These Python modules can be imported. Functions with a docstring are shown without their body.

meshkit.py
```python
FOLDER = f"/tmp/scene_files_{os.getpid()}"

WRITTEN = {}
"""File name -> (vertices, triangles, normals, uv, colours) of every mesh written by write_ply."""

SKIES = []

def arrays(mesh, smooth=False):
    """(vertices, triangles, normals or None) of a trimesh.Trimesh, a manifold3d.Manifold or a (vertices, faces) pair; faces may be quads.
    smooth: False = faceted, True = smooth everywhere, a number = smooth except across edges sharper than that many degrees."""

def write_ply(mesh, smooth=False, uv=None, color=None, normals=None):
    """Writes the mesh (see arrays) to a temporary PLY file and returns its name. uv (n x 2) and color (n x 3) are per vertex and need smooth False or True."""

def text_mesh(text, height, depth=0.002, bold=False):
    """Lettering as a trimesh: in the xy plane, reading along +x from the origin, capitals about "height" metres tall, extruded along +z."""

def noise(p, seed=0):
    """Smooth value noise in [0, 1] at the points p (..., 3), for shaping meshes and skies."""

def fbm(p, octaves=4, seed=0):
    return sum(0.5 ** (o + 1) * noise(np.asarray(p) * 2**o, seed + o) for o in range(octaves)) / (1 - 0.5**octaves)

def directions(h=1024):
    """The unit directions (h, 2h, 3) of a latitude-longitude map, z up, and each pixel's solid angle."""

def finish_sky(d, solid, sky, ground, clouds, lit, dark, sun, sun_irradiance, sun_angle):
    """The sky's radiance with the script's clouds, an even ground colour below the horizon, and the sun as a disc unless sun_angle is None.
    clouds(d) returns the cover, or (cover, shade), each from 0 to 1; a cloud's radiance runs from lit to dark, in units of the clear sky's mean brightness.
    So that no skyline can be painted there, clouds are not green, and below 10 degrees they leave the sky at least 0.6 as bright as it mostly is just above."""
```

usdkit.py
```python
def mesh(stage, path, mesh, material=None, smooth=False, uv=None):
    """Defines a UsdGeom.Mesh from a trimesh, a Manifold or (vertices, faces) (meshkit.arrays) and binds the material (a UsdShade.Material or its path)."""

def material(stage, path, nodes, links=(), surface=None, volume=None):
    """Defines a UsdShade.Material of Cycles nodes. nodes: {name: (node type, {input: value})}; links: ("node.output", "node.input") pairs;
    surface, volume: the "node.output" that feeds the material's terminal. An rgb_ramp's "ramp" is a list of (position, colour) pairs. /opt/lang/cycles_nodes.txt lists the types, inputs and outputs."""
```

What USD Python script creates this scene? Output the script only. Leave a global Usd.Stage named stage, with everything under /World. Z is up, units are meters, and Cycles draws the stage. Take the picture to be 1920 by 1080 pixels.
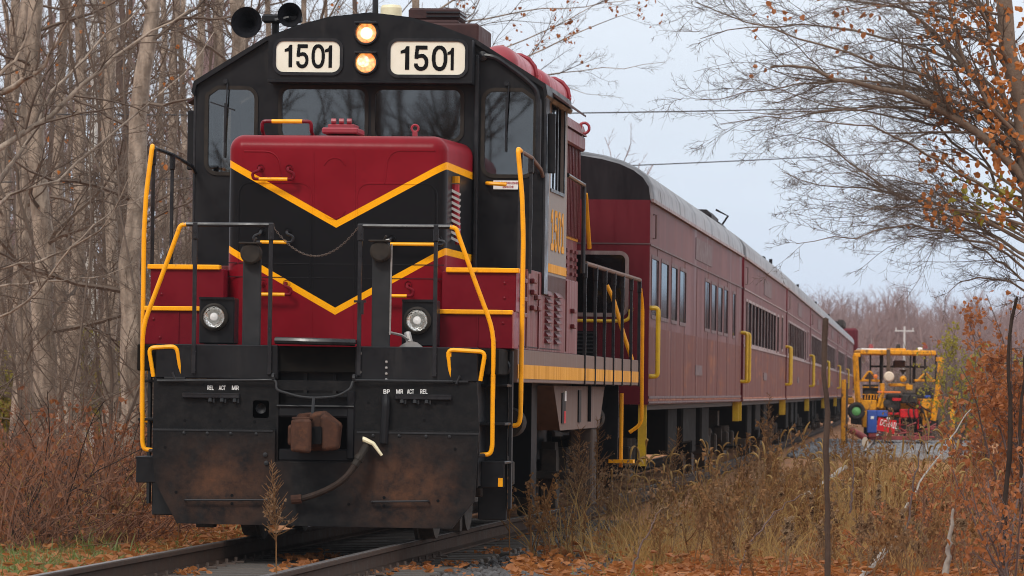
import math, random, numpy as np, trimesh, usdkit, meshkit
from pxr import Usd, UsdGeom, UsdLux, UsdShade, Gf, Sdf, Vt
from shapely.geometry import Polygon, box as sbox
from scipy.spatial import ConvexHull

stage = Usd.Stage.CreateInMemory()
UsdGeom.SetStageUpAxis(stage, 'Z'); UsdGeom.SetStageMetersPerUnit(stage, 1.0)
UsdGeom.Xform.Define(stage, '/World')

# ------------------------------------------------------------------ camera, sky, sun, exposure
FPX, HORIZON, ROLL, CAMZ = 10000.0, 728.0, 0.013, 1.34      # focal length and horizon in photo pixels (1920 wide), eye height above the rail
pitch = (HORIZON - 540) / FPX
FW = np.array([0, math.cos(pitch), math.sin(pitch)]); UP0 = np.array([0, -math.sin(pitch), math.cos(pitch)]); RT0 = np.array([1.0, 0, 0])
RT = RT0 * math.cos(ROLL) + UP0 * math.sin(ROLL); UPV = -RT0 * math.sin(ROLL) + UP0 * math.cos(ROLL)
EYE = np.array([0, 0, CAMZ])
cam = UsdGeom.Camera.Define(stage, '/World/camera')
cam.CreateHorizontalApertureAttr(36.0); cam.CreateVerticalApertureAttr(20.25)
cam.CreateFocalLengthAttr(36.0 * FPX / 1920); cam.CreateClippingRangeAttr(Gf.Vec2f(0.5, 5000))
cam.CreateFStopAttr(11.0); cam.CreateFocusDistanceAttr(46.5)
cam.CreateExposureAttr(0.32)
cam.AddTransformOp().Set(Gf.Matrix4d(*RT, 0, *UPV, 0, *(-FW), 0, *EYE, 1))

SUN_EL, SUN_AZ = math.radians(42), math.radians(205)          # azimuth = atan2(x, y) of the direction towards the sun
SKY_STRENGTH, SUN_INT = 0.1, 0.4
HAZE = 0.0001
sundir = np.array([math.sin(SUN_AZ) * math.cos(SUN_EL), math.cos(SUN_AZ) * math.cos(SUN_EL), math.sin(SUN_EL)])
skymat = usdkit.material(stage, '/World/Looks/sky', {
    's': ('sky_texture', {'sky_type': 'single_scattering', 'sun_disc': False, 'sun_elevation': SUN_EL, 'sun_rotation': SUN_AZ}),
    't': ('texture_coordinate', {}), 'x': ('separate_xyz', {}),
    'r': ('rgb_ramp', {'ramp': [(0.0, (4.9, 5.7, 7.2)), (0.035, (5.7, 6.4, 7.5)), (0.075, (6.5, 7.0, 7.8)), (0.3, (8.3, 8.6, 9.1)), (1.0, (13.0, 13.2, 13.6))]}),
    'm': ('mapping', {'scale': (2.0, 2.0, 9.0)}), 'n': ('noise_texture', {'scale': 2.2, 'detail': 5.0, 'roughness': 0.55}),
    'nr': ('map_range', {'from_min': 0.3, 'from_max': 0.7, 'to_min': 0.93, 'to_max': 1.05}),
    'cv': ('combine_xyz', {}), 'c': ('mix_color', {'blend_type': 'multiply', 'fac': 1.0, 'use_clamp': False}), 'k': ('mix_color', {'fac': 0.93}),
    'b': ('background_shader', {'strength': SKY_STRENGTH})},
    [('t.generated', 'x.vector'), ('x.z', 'r.fac'), ('t.generated', 'm.vector'), ('m.vector', 'n.vector'), ('n.fac', 'nr.value'),
     ('nr.result', 'cv.x'), ('nr.result', 'cv.y'), ('nr.result', 'cv.z'), ('r.color', 'c.a'), ('cv.vector', 'c.b'),
     ('s.color', 'k.a'), ('c.result', 'k.b'), ('k.result', 'b.color')], surface='b.background')
sky = UsdLux.DomeLight.Define(stage, '/World/sky')
UsdShade.MaterialBindingAPI.Apply(sky.GetPrim()).Bind(skymat)
sky.GetPrim().SetCustomDataByKey('kind', 'structure')
sun = UsdLux.DistantLight.Define(stage, '/World/sun')
sun.CreateIntensityAttr(SUN_INT); sun.CreateAngleAttr(14.0); sun.CreateNormalizeAttr(True); sun.CreateColorAttr(Gf.Vec3f(1.0, 0.95, 0.88))
zq = np.cross([0, 0, 1.0], sundir); zq /= np.linalg.norm(zq); yq = np.cross(sundir, zq)
sun.AddTransformOp().Set(Gf.Matrix4d(*zq, 0, *yq, 0, *sundir, 0, 0, 0, 50, 1))

# ------------------------------------------------------------------ helpers
def ray(px, py): return RT * (px - 960) / FPX + UPV * (540 - py) / FPX + FW
def at(px, py, Y):                                             # the world point seen at photo pixel (px, py) on the plane y = Y
    d = ray(px, py); return EYE + d * (Y / d[1])
used = {}
def numbered(parent, name):
    k = (parent, name); n = used.get(k, 0); used[k] = n + 1
    return f'{parent}/{name}' + (f'_{n:03d}' if n else '')
def pth(x): return str(x.GetPath()) if hasattr(x, 'GetPath') else x
def thing(name, label, cat, loc=(0, 0, 0), rz=0.0, group=None, kind=None, scale=None):
    x = UsdGeom.Xform.Define(stage, numbered('/World', name))
    x.AddTranslateOp().Set(Gf.Vec3d(*map(float, loc)))
    if rz: x.AddRotateZOp().Set(math.degrees(rz))
    if scale: x.AddScaleOp().Set(Gf.Vec3f(*scale))
    return tag(x.GetPrim(), label, cat, group, kind)
def tag(o, label=None, cat=None, group=None, kind=None):
    o = o.GetPrim() if hasattr(o, 'GetPrim') else o
    for k, v in (('label', label), ('category', cat), ('group', group), ('kind', kind)):
        if v: o.SetCustomDataByKey(k, v)
    return o
class MB:
    TOPO = {}
    def __init__(s): s.v, s.f, s.n = [], [], 0
    def raw(s, v, f):
        v = np.asarray(v, float); f = np.asarray(f, int)
        if f.shape[1] == 4: f = np.vstack([f[:, [0, 1, 2]], f[:, [0, 2, 3]]])
        s.v.append(v); s.f.append(f + s.n); s.n += len(v); return s
    def mesh(s, m, T=None):
        v = np.asarray(m.vertices)
        if T is not None: v = v @ np.asarray(T)[:3, :3].T + np.asarray(T)[:3, 3]
        return s.raw(v, m.faces)
    def box(s, x0, x1, y0, y1, z0, z1, b=0.0):
        c = np.array([(x0 + x1) / 2, (y0 + y1) / 2, (z0 + z1) / 2]); h = np.abs(np.array([x1 - x0, y1 - y0, z1 - z0])) / 2
        b = min(b, h.min() * 0.45)
        if b <= 0:
            v = np.array([[i, j, k] for i in (-1, 1) for j in (-1, 1) for k in (-1, 1)], float); key = 0
            vv = v * h + c
        else:
            sg = np.array([[i, j, k] for i in (-1, 1) for j in (-1, 1) for k in (-1, 1)], float); key = 1
            v = np.vstack([sg * (np.array([.8, .8, .8]) + .2 * np.eye(3)[a]) for a in range(3)])
            vv = np.vstack([sg * (h - b + b * np.eye(3)[a]) for a in range(3)]) + c
        if key not in MB.TOPO: MB.TOPO[key] = orient(v)
        return s.raw(vv, MB.TOPO[key])
    def cbox(s, c, size, b=0.0):
        return s.box(c[0] - size[0] / 2, c[0] + size[0] / 2, c[1] - size[1] / 2, c[1] + size[1] / 2, c[2] - size[2] / 2, c[2] + size[2] / 2, b)
    def bar(s, p0, p1, w, h):                                   # square bar between two points
        p0, p1 = np.array(p0, float), np.array(p1, float); d = p1 - p0; L = np.linalg.norm(d); d /= L
        a = np.cross(d, [0, 0, 1.0] if abs(d[2]) < .9 else [0, 1.0, 0]); a /= np.linalg.norm(a); c = np.cross(a, d)
        v = np.array([p0 + d * L * t + a * i * w / 2 + c * j * h / 2 for t in (0, 1) for i in (-1, 1) for j in (-1, 1)])
        return s.raw(v, orient(np.array([[t, i, j] for t in (-1, 1) for i in (-1, 1) for j in (-1, 1)], float), flip=np.linalg.det(np.array([d, a, c])) < 0))
    def tube(s, pts, r, n=8, cap=True):
        p = np.asarray(pts, float); m = len(p)
        t = np.gradient(p, axis=0); t /= np.linalg.norm(t, axis=1)[:, None]
        a = np.cross(t[0], [0, 0, 1.0] if abs(t[0][2]) < .9 else [1.0, 0, 0]); rr = np.broadcast_to(r, (m,)); V = []
        for i in range(m):
            a = a - t[i] * (a @ t[i]); a /= np.linalg.norm(a); b = np.cross(t[i], a)
            th = np.arange(n) * 2 * np.pi / n
            V.append(p[i] + rr[i] * (np.cos(th)[:, None] * a + np.sin(th)[:, None] * b))
        V = np.vstack(V); i, j = np.meshgrid(np.arange(m - 1), np.arange(n), indexing='ij'); k = (j + 1) % n
        F = np.stack([i * n + j, i * n + k, (i + 1) * n + k, (i + 1) * n + j], -1).reshape(-1, 4)
        s.raw(V, F)
        if cap:
            s.raw(V[:n], [[0, q + 1, q] for q in range(1, n - 1)]); s.raw(V[-n:], [[0, q, q + 1] for q in range(1, n - 1)])
        return s
    def cyl(s, p0, p1, r, n=16, r1=None): return s.tube([p0, p1], [r, r if r1 is None else r1], n)
    def lathe(s, prof, c, axis, n=20):                         # prof: (radius, distance along axis)
        axis = np.array(axis, float); axis /= np.linalg.norm(axis)
        a = np.cross(axis, [0, 0, 1.0] if abs(axis[2]) < .9 else [1.0, 0, 0]); a /= np.linalg.norm(a); b = np.cross(axis, a)
        th = np.arange(n) * 2 * np.pi / n; m = len(prof)
        V = np.vstack([np.array(c) + axis * h + max(r, 1e-4) * (np.cos(th)[:, None] * a + np.sin(th)[:, None] * b) for r, h in prof])
        i, j = np.meshgrid(np.arange(m - 1), np.arange(n), indexing='ij'); k = (j + 1) % n
        return s.raw(V, np.stack([i * n + j, i * n + k, (i + 1) * n + k, (i + 1) * n + j], -1).reshape(-1, 4))
    def prism(s, poly, y0, y1, axes='xz'):                     # polygon in (x, z) extruded along y; 'yz' along x; 'xy' along z
        poly = poly if isinstance(poly, Polygon) else Polygon(poly)
        if not poly.exterior.is_ccw or True: poly = Polygon(poly.exterior.coords, [i.coords for i in poly.interiors]).buffer(0)
        for g in getattr(poly, 'geoms', [poly]):
            m = trimesh.creation.extrude_polygon(g, 1.0, engine='earcut'); v = np.array(m.vertices); h = y0 + v[:, 2] * (y1 - y0)
            w = {'xz': np.stack([v[:, 0], h, v[:, 1]], 1), 'yz': np.stack([h, v[:, 0], v[:, 1]], 1), 'xy': np.stack([v[:, 0], v[:, 1], h], 1)}[axes]
            f = np.array(m.faces)
            if (axes == 'xz') != (y1 < y0): f = f[:, ::-1]
            s.raw(w, f)
        return s
    def get(s): return trimesh.Trimesh(np.vstack(s.v), np.vstack(s.f), process=False)
    def build(s, name, mat, parent=None, smooth=30, label=None):
        o = usdkit.mesh(stage, numbered(pth(parent) if parent is not None else '/World', name), s.get(), M(mat), smooth=smooth)
        if label: tag(o, label)
        return o.GetPrim()
def orient(v, flip=False):
    h = ConvexHull(v); f = h.simplices.copy(); c = v.mean(0)
    n = np.cross(v[f[:, 1]] - v[f[:, 0]], v[f[:, 2]] - v[f[:, 0]])
    bad = ((v[f].mean(1) - c) * n).sum(1) < 0
    f[bad] = f[bad][:, ::-1]
    return f[:, ::-1] if flip else f
def bend(pts, rad=0.1, k=5):                                   # round the corners of a pipe run
    p = [np.array(q, float) for q in pts]; out = [p[0]]
    for i in range(1, len(p) - 1):
        a, b = p[i - 1] - p[i], p[i + 1] - p[i]; la, lb = np.linalg.norm(a), np.linalg.norm(b); r = min(rad, la * .45, lb * .45)
        A, B_ = p[i] + a / la * r, p[i] + b / lb * r
        for t in np.linspace(0, 1, k): out.append((1 - t) ** 2 * A + 2 * t * (1 - t) * p[i] + t * t * B_)
    return out + [p[-1]]
def rrect(x0, x1, y0, y1, r): return sbox(x0 + r, y0 + r, x1 - r, y1 - r).buffer(r, quad_segs=5)
def text(mb, s, height, x, y, z, depth=.004, bold=True, rz=0.0, width=None, roll=0.0):          # upright lettering facing -y
    m = meshkit.text_mesh(s, height, depth, bold); v = np.array(m.vertices)
    if width: v[:, 0] *= width / (v[:, 0].max() - v[:, 0].min())
    c, q = math.cos(roll), math.sin(roll)
    v[:, :2] = v[:, :2] @ np.array([[c, q], [-q, c]])
    w = np.stack([v[:, 0], -v[:, 2], v[:, 1]], 1); c, q = math.cos(rz), math.sin(rz)
    w = w @ np.array([[c, q, 0], [-q, c, 0], [0, 0, 1]]) + np.array([x, y, z])
    return mb.raw(w, m.faces)

# ------------------------------------------------------------------ materials
LOOK = {}
def M(name): return LOOK[name]
def pm(name, col, rough=.5, col2=None, scale=(3, 3, 3), lo=.35, hi=.7, detail=4, metal=0.0, bump=0.0, bscale=40, spec=.5, coat=0.0, col3=None, scale3=(1, 1, 1), lo3=.5, hi3=.75, island=0.0, coord='pos', transl=None, rvar=0.15):
    n = {'g': ('geometry', {}), 'tc': ('texture_coordinate', {}), 'p': ('principled_bsdf', {'roughness': rough, 'metallic': metal, 'specular_ior_level': spec, 'coat_weight': coat, 'base_color': col})}
    l = []; src = 'g.position' if coord == 'pos' else 'tc.object'; last = None
    if col2 is not None:
        n['m'] = ('mapping', {'scale': scale}); n['n'] = ('noise_texture', {'scale': 1.0, 'detail': float(detail), 'roughness': .6})
        n['r'] = ('rgb_ramp', {'ramp': [(0, col), (lo, col), (hi, col2), (1, col2)]})
        l += [(src, 'm.vector'), ('m.vector', 'n.vector'), ('n.fac', 'r.fac')]; last = 'r.color'
        if rvar:
            n['rr'] = ('map_range', {'from_min': .3, 'from_max': .7, 'to_min': max(.05, rough - rvar), 'to_max': min(1, rough + rvar)})
            l += [('n.fac', 'rr.value'), ('rr.result', 'p.roughness')]
    if col3 is not None:
        n['m3'] = ('mapping', {'scale': scale3, 'location': (3.1, 7.7, 1.3)}); n['n3'] = ('noise_texture', {'scale': 1.0, 'detail': 5.0, 'roughness': .65})
        n['f3'] = ('map_range', {'from_min': lo3, 'from_max': hi3, 'clamp': True}); n['x3'] = ('mix_color', {'b': col3, 'a': col})
        l += [(src, 'm3.vector'), ('m3.vector', 'n3.vector'), ('n3.fac', 'f3.value'), ('f3.result', 'x3.fac')]
        if last: l.append((last, 'x3.a'))
        last = 'x3.result'
    if island:
        n['hs'] = ('hsv', {'color': col}); n['iv'] = ('map_range', {'to_min': 1 - island, 'to_max': 1 + island})
        n['wn'] = ('white_noise_texture', {'dimensions': '1D'}); n['ih'] = ('map_range', {'to_min': .5 - island * .07, 'to_max': .5 + island * .07})
        l += [('g.random_per_island', 'iv.value'), ('iv.result', 'hs.value'), ('g.random_per_island', 'wn.w'), ('wn.value', 'ih.value'), ('ih.result', 'hs.hue')]
        if last: l.append((last, 'hs.color'))
        last = 'hs.color'
    if last: l.append((last, 'p.base_color'))
    if bump:
        n['bn'] = ('noise_texture', {'scale': float(bscale), 'detail': 4.0}); n['b'] = ('bump', {'strength': 1.0, 'distance': bump})
        l += [(src, 'bn.vector'), ('bn.fac', 'b.height'), ('b.normal', 'p.normal')]
    surf = 'p.BSDF'
    if transl:
        n['tr'] = ('translucent_bsdf', {'color': transl}); n['mx'] = ('mix_closure', {'fac': .35})
        if last: l.append((last, 'tr.color'))
        l += [('p.BSDF', 'mx.closure1'), ('tr.BSDF', 'mx.closure2')]; surf = 'mx.closure'
    LOOK[name] = usdkit.material(stage, '/World/Looks/' + name, n, l, surface=surf)
MAROON, MAR2 = (.158, .003, .0085), (.19, .005, .012)
YEL = (.84, .35, .003)
pm('maroon', (.115, .003, .009), .3, (.145, .005, .012), (2, 2, 2), spec=.12, bump=.0006, bscale=9)
pm('maroon_side', (.095, .011, .013), .45, (.16, .058, .052), (9, 9, .7), .42, .78, spec=.2, col3=(.13, .085, .075), scale3=(5, 5, .5), bump=.001, bscale=12)
pm('maroon_end', (.085, .007, .012), .45, (.11, .012, .018), (9, 9, .8), .3, .8, spec=.12)
pm('black', (.0055, .0055, .0068), .4, spec=.2, col2=(.010, .010, .0115), scale=(4, 4, 4), bump=.0008, bscale=14, col3=(.026, .024, .023), scale3=(7, 7, 1.2), lo3=.56, hi3=.85)
pm('black_gloss', (.007, .007, .0085), .3, (.014, .014, .016), (5, 5, 5), spec=.35)
pm('grey_black', (.016, .017, .0185), .5, spec=.2, col2=(.026, .026, .028), scale=(6, 6, 6))
pm('yellow', YEL, .38, (.70, .27, .004), (9, 9, 9), .5, .8, spec=.25, col3=(.32, .15, .03), scale3=(16, 16, 16), lo3=.62, hi3=.74)
pm('yellow_faded', (.58, .25, .008), .5, (.38, .16, .02), (7, 7, .8), .45, .8, spec=.1)
pm('post_brown', (.06, .043, .035), .8, (.10, .075, .06), (8, 8, 1), spec=.1)
pm('sill_brown', (.12, .078, .062), .6, (.18, .12, .098), (12, 12, .8), spec=.12, bump=.001, bscale=20)
pm('rust_knuckle', (.065, .028, .017), .75, (.035, .018, .013), (9, 9, 9), bump=.004, bscale=22, col3=(.11, .045, .022), scale3=(14, 14, 14), lo3=.52, spec=.15)
pm('underframe', (.005, .0046, .0043), .85, (.013, .011, .009), (5, 5, 5), bump=.003, bscale=12, spec=.06)
pm('truck', (.022, .018, .015), .75, (.05, .038, .03), (6, 6, 6), spec=.15, bump=.003, bscale=14)
pm('wheel', (.035, .028, .023), .6, (.07, .058, .048), (8, 8, 8), spec=.2)
pm('rubber', (.018, .015, .013), .55, (.035, .028, .022), (10, 10, 10), spec=.15)
pm('hose_dust', (.035, .022, .016), .7, (.018, .013, .011), (10, 10, 10), spec=.2)
pm('cream', (.72, .66, .45), .4, (.62, .55, .36), (14, 14, 14))
pm('board', (.78, .76, .64), .35, (.68, .65, .52), (4, 4, 4))
pm('ink', (.004, .004, .0045), .5, spec=.1)
pm('white', (.78, .78, .76), .45, (.66, .65, .62), (20, 20, 20))
pm('red_flag', (.35, .015, .03), .7)
pm('flag_blue', (.05, .06, .25), .7)
pm('steel', (.34, .33, .32), .42, (.24, .22, .2), (14, 14, 14), metal=.6)
pm('chain', (.07, .05, .042), .6, (.12, .085, .06), (30, 30, 30), metal=.3)
pm('stack', (.035, .018, .018), .6, (.06, .03, .028), (5, 5, 5), spec=.15)
pm('tank_red', (.26, .018, .03), .4, (.2, .02, .028), (4, 4, 4))
pm('cab_wood', (.15, .125, .11), .6, (.23, .2, .18), (10, 10, .6), .35, .7, bump=.001, bscale=14)
pm('cab_inside', (.06, .055, .05), .8, (.10, .08, .07), (3, 3, 1))
pm('roof_grey', (.13, .13, .135), .5, (.27, .27, .28), (1.2, 1.2, 5), .35, .7, col3=(.05, .05, .056), scale3=(.5, 2.8, .5), lo3=.5, hi3=.62, bump=.004, bscale=5)
pm('roof_dark', (.011, .009, .0105), .5, (.024, .02, .022), (6, 6, 1), spec=.06, bump=.003, bscale=6)
pm('coach_side', (.072, .019, .018), .5, spec=.05, col2=(.165, .09, .092), scale=(3, 1.5, .16), lo=.42, hi=.6, detail=6, col3=(.12, .045, .03), scale3=(1.5, .8, .9), lo3=.55, hi3=.75, bump=.0025, bscale=6)
pm('coach_lower', (.08, .021, .016), .5, spec=.04, col2=(.125, .05, .042), scale=(3, 1.7, .2), lo=.42, hi=.6, detail=6, col3=(.19, .06, .02), scale3=(1.0, .5, 2.4), lo3=.54, hi3=.72, bump=.003, bscale=5)
pm('coach_patch', (.05, .024, .026), .6, (.09, .04, .04), (5, 5, 5))
pm('coach_rust', (.33, .10, .03), .7, (.16, .05, .03), (2, 2, 9), .35, .65)
pm('coach_frame', (.22, .17, .16), .5, (.12, .06, .06), (8, 8, 2))
pm('yellow_rail', (.62, .40, .01), .42, (.5, .3, .012), (7, 7, 7))
pm('pilot', (.012, .014, .0155), .42, (.026, .025, .026), (5, 5, 5), bump=.0015, bscale=7, col3=(.075, .04, .026), scale3=(1.1, 1.1, 1.1), lo3=.56, hi3=.8)
pm('rail_web', (.028, .017, .012), .75, (.055, .032, .022), (6, 6, 6), spec=.12, bump=.002, bscale=30)
pm('rail_head', (.17, .16, .155), .38, (.10, .085, .075), (3, 3, 3), metal=.85)
pm('tie', (.026, .021, .017), .9, (.075, .062, .052), (2.5, 22, 22), .3, .75, bump=.004, bscale=30)
pm('spike', (.06, .04, .03), .6)
pm('ballast', (.06, .055, .053), .85, (.15, .145, .148), (9, 9, 9), island=.35)
pm('ground', (.36, .16, .06), .95, (.17, .09, .04), (1.3, 1.3, 1.3), col3=(.44, .17, .05), scale3=(2.2, 2.2, 2.2), lo3=.4, hi3=.65, bump=.03, bscale=9)
pm('litter', (.68, .24, .065), .7, (.46, .14, .045), (.9, .9, .9), .35, .7, island=.5, transl=(.4, .15, .04))
pm('rust_leaf', (.58, .19, .055), .65, (.42, .12, .04), (1.2, 1.2, 1.2), island=.4, transl=(.34, .1, .02))
pm('orange_leaf', (.70, .23, .045), .6, (.52, .15, .035), (1.2, 1.2, 1.2), island=.35, transl=(.5, .18, .03))
pm('yellow_leaf', (.42, .33, .03), .6, (.27, .25, .03), (1.2, 1.2, 1.2), island=.3, transl=(.4, .32, .03))
pm('green_grass', (.17, .25, .045), .6, (.22, .20, .06), (1.5, 1.5, 1.5), island=.35, transl=(.2, .22, .04))
pm('straw', (.78, .50, .21), .7, (.62, .34, .11), (1.3, 1.3, 1.3), island=.55, spec=.15, transl=(.7, .45, .2))
pm('weed', (.52, .28, .15), .8, (.60, .27, .10), (.8, .8, .8), island=.6, spec=.1, transl=(.5, .28, .15))
pm('weed_seed', (.58, .38, .24), .85, (.5, .25, .13), (.8, .8, .8), island=.6, spec=.1, transl=(.5, .3, .2))
pm('bramble', (.40, .20, .14), .8, (.34, .13, .075), (.7, .7, .7), island=.6, spec=.1)
pm('bramble_leaf', (.52, .18, .06), .7, (.36, .10, .05), (.9, .9, .9), island=.5, transl=(.4, .14, .05))
pm('bark', (.16, .12, .09), .9, (.34, .27, .21), (9, 9, 3.2), .36, .64, bump=.015, bscale=20, col3=(.09, .066, .048), scale3=(2.5, 2.5, .9), lo3=.48, hi3=.66)
pm('bark_dark', (.06, .038, .03), .9, (.11, .075, .06), (7, 7, 2), bump=.008, bscale=26)
pm('bark_pale', (.5, .49, .46), .8, (.34, .31, .27), (3, 3, 1.5), .45, .65, bump=.004, bscale=20)
pm('twig', (.165, .115, .09), .85, (.28, .205, .16), (1.5, 1.5, 1.5), island=.5, spec=.2)
pm('twig_dark', (.085, .055, .05), .85, (.13, .085, .075), (1.5, 1.5, 1.5))
pm('far_twig', (.19, .125, .125), .9, (.25, .18, .17), (.2, .2, .2))
pm('log_pale', (.30, .26, .22), .85, (.17, .14, .12), (12, 12, 3), bump=.006, bscale=30)
pm('machine_yellow', (.74, .31, .008), .5, (.50, .20, .015), (5, 5, 5), col3=(.10, .055, .03), scale3=(7, 7, 5), lo3=.52, hi3=.68, spec=.2)
pm('machine_dark', (.025, .022, .02), .6, (.05, .04, .035), (5, 5, 5), spec=.15)
pm('machine_brown', (.10, .055, .03), .7, (.05, .032, .022), (5, 5, 5))
pm('machine_red', (.62, .014, .016), .5, (.42, .014, .02), (6, 6, 6), col3=(.12, .02, .02), scale3=(9, 9, 9), lo3=.55, hi3=.7, spec=.2)
pm('machine_rusty_red', (.28, .025, .025), .6, (.12, .03, .025), (5, 5, 5))
pm('barrel_blue', (.025, .075, .33), .45, (.02, .055, .25), (4, 4, 4))
pm('reel_green', (.16, .45, .13), .5)
pm('pale_disc', (.62, .5, .38), .6)
pm('orange', (.75, .17, .02), .5)
pm('wire', (.03, .03, .032), .6)
pm('pole_pale', (.42, .42, .42), .7)
pm('stem_dark', (.022, .015, .012), .9, (.045, .032, .026), (9, 9, 3), bump=.006, bscale=30, spec=.1)
pm('stem_mid', (.042, .028, .022), .9, (.07, .05, .04), (9, 9, 3), bump=.006, bscale=30, spec=.1)
pm('sign_red', (.55, .012, .016), .5, spec=.2)
pm('gravel_pale', (.30, .30, .31), .9, (.2, .2, .21), (5, 5, 5), island=.3)
pm('bark_brown', (.12, .08, .055), .9, (.20, .145, .105), (6, 6, 1.4), bump=.012, bscale=24)
pm('house_wall', (.62, .64, .68), .7, (.52, .54, .58), (2, 2, 9)); pm('house_roof', (.09, .09, .1), .8, (.14, .14, .15), (3, 3, 3))
def glass_mat(name, ior=1.9, tint=(.55, .58, .57), rough=.02, gloss=(.95, .97, 1.0)):
    LOOK[name] = usdkit.material(stage, '/World/Looks/' + name, {'f': ('fresnel', {'IOR': ior}), 't': ('transparent_bsdf', {'color': tint}), 'g': ('glossy_bsdf', {'roughness': rough, 'color': gloss}), 'x': ('mix_closure', {})},
                                 [('f.fac', 'x.fac'), ('t.BSDF', 'x.closure1'), ('g.BSDF', 'x.closure2')], surface='x.closure')
glass_mat('glass', 2.0, (.4, .43, .42)); glass_mat('coach_glass', 1.5, (.35, .36, .36), .05, (.50, .56, .60))
def emit_mat(name, col, k, col2):
    LOOK[name] = usdkit.material(stage, '/World/Looks/' + name, {'g': ('geometry', {}), 'v': ('voronoi_texture', {'scale': 34.0}), 'r': ('rgb_ramp', {'ramp': [(0, col), (.3, col), (.75, col2), (1, col2)]}), 'p': ('principled_bsdf', {'base_color': (.6, .5, .35), 'roughness': .2, 'emission_strength': k})},
                                 [('g.position', 'v.vector'), ('v.distance', 'r.fac'), ('r.color', 'p.emission_color')], surface='p.BSDF')
emit_mat('lamp_hot', (1.0, .84, .45), 1.8, (1.0, .7, .3)); emit_mat('lamp_warm', (1.0, .42, .09), 1.0, (.75, .16, .02)); emit_mat('lamp_pink', (1.0, .72, .5), 1.1, (.8, .3, .1))
LOOK['reflector'] = usdkit.material(stage, '/World/Looks/reflector', {'g': ('geometry', {}), 'v': ('voronoi_texture', {'scale': 60.0}), 'b': ('bump', {'strength': .6, 'distance': .004}), 'p': ('principled_bsdf', {'base_color': (.86, .86, .84), 'metallic': 1.0, 'roughness': .16})},
                                    [('g.position', 'v.vector'), ('v.distance', 'b.height'), ('b.normal', 'p.normal')], surface='p.BSDF')
# ------------------------------------------------------------------ the alignment: engine on a straight, coaches on a gentle bend
TA = .094; ANG = math.atan(TA)
Bv = np.array([math.sin(ANG), math.cos(ANG), 0]); Rv = np.array([math.cos(ANG), -math.sin(ANG), 0])
LOCO = np.array([(595 - 960) / FPX * 45.3, 45.3, 0.0])
COACH_Y = [62.4 + 26.1 * i for i in range(8)]
COACH_X = [0.09, 2.33, 4.40, 6.37, 8.33, 10.29, 12.25, 14.21]
line = [LOCO - Bv * 25, LOCO + Bv * 8] + [np.array([x, y, 0.0]) for x, y in zip(COACH_X, COACH_Y)] + [np.array([18.1, 297.0, 0.0])]
def smooth_line(pts, step=.5):
    p = np.array(pts); d = np.r_[0, np.cumsum(np.linalg.norm(np.diff(p, axis=0), axis=1))]
    from scipy.interpolate import PchipInterpolator
    s = np.arange(0, d[-1], step); return np.stack([PchipInterpolator(d, p[:, k])(s) for k in range(3)], 1)
TRACK = smooth_line(line)
SIDING = np.stack([np.interp(np.arange(128, 285, .5), TRACK[:, 1], TRACK[:, 0]) + 3.85, np.arange(128, 285, .5), np.full(314, -.05)], 1)
def track_x(y): return np.interp(y, TRACK[:, 1], TRACK[:, 0])
GZ = -.27
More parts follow.
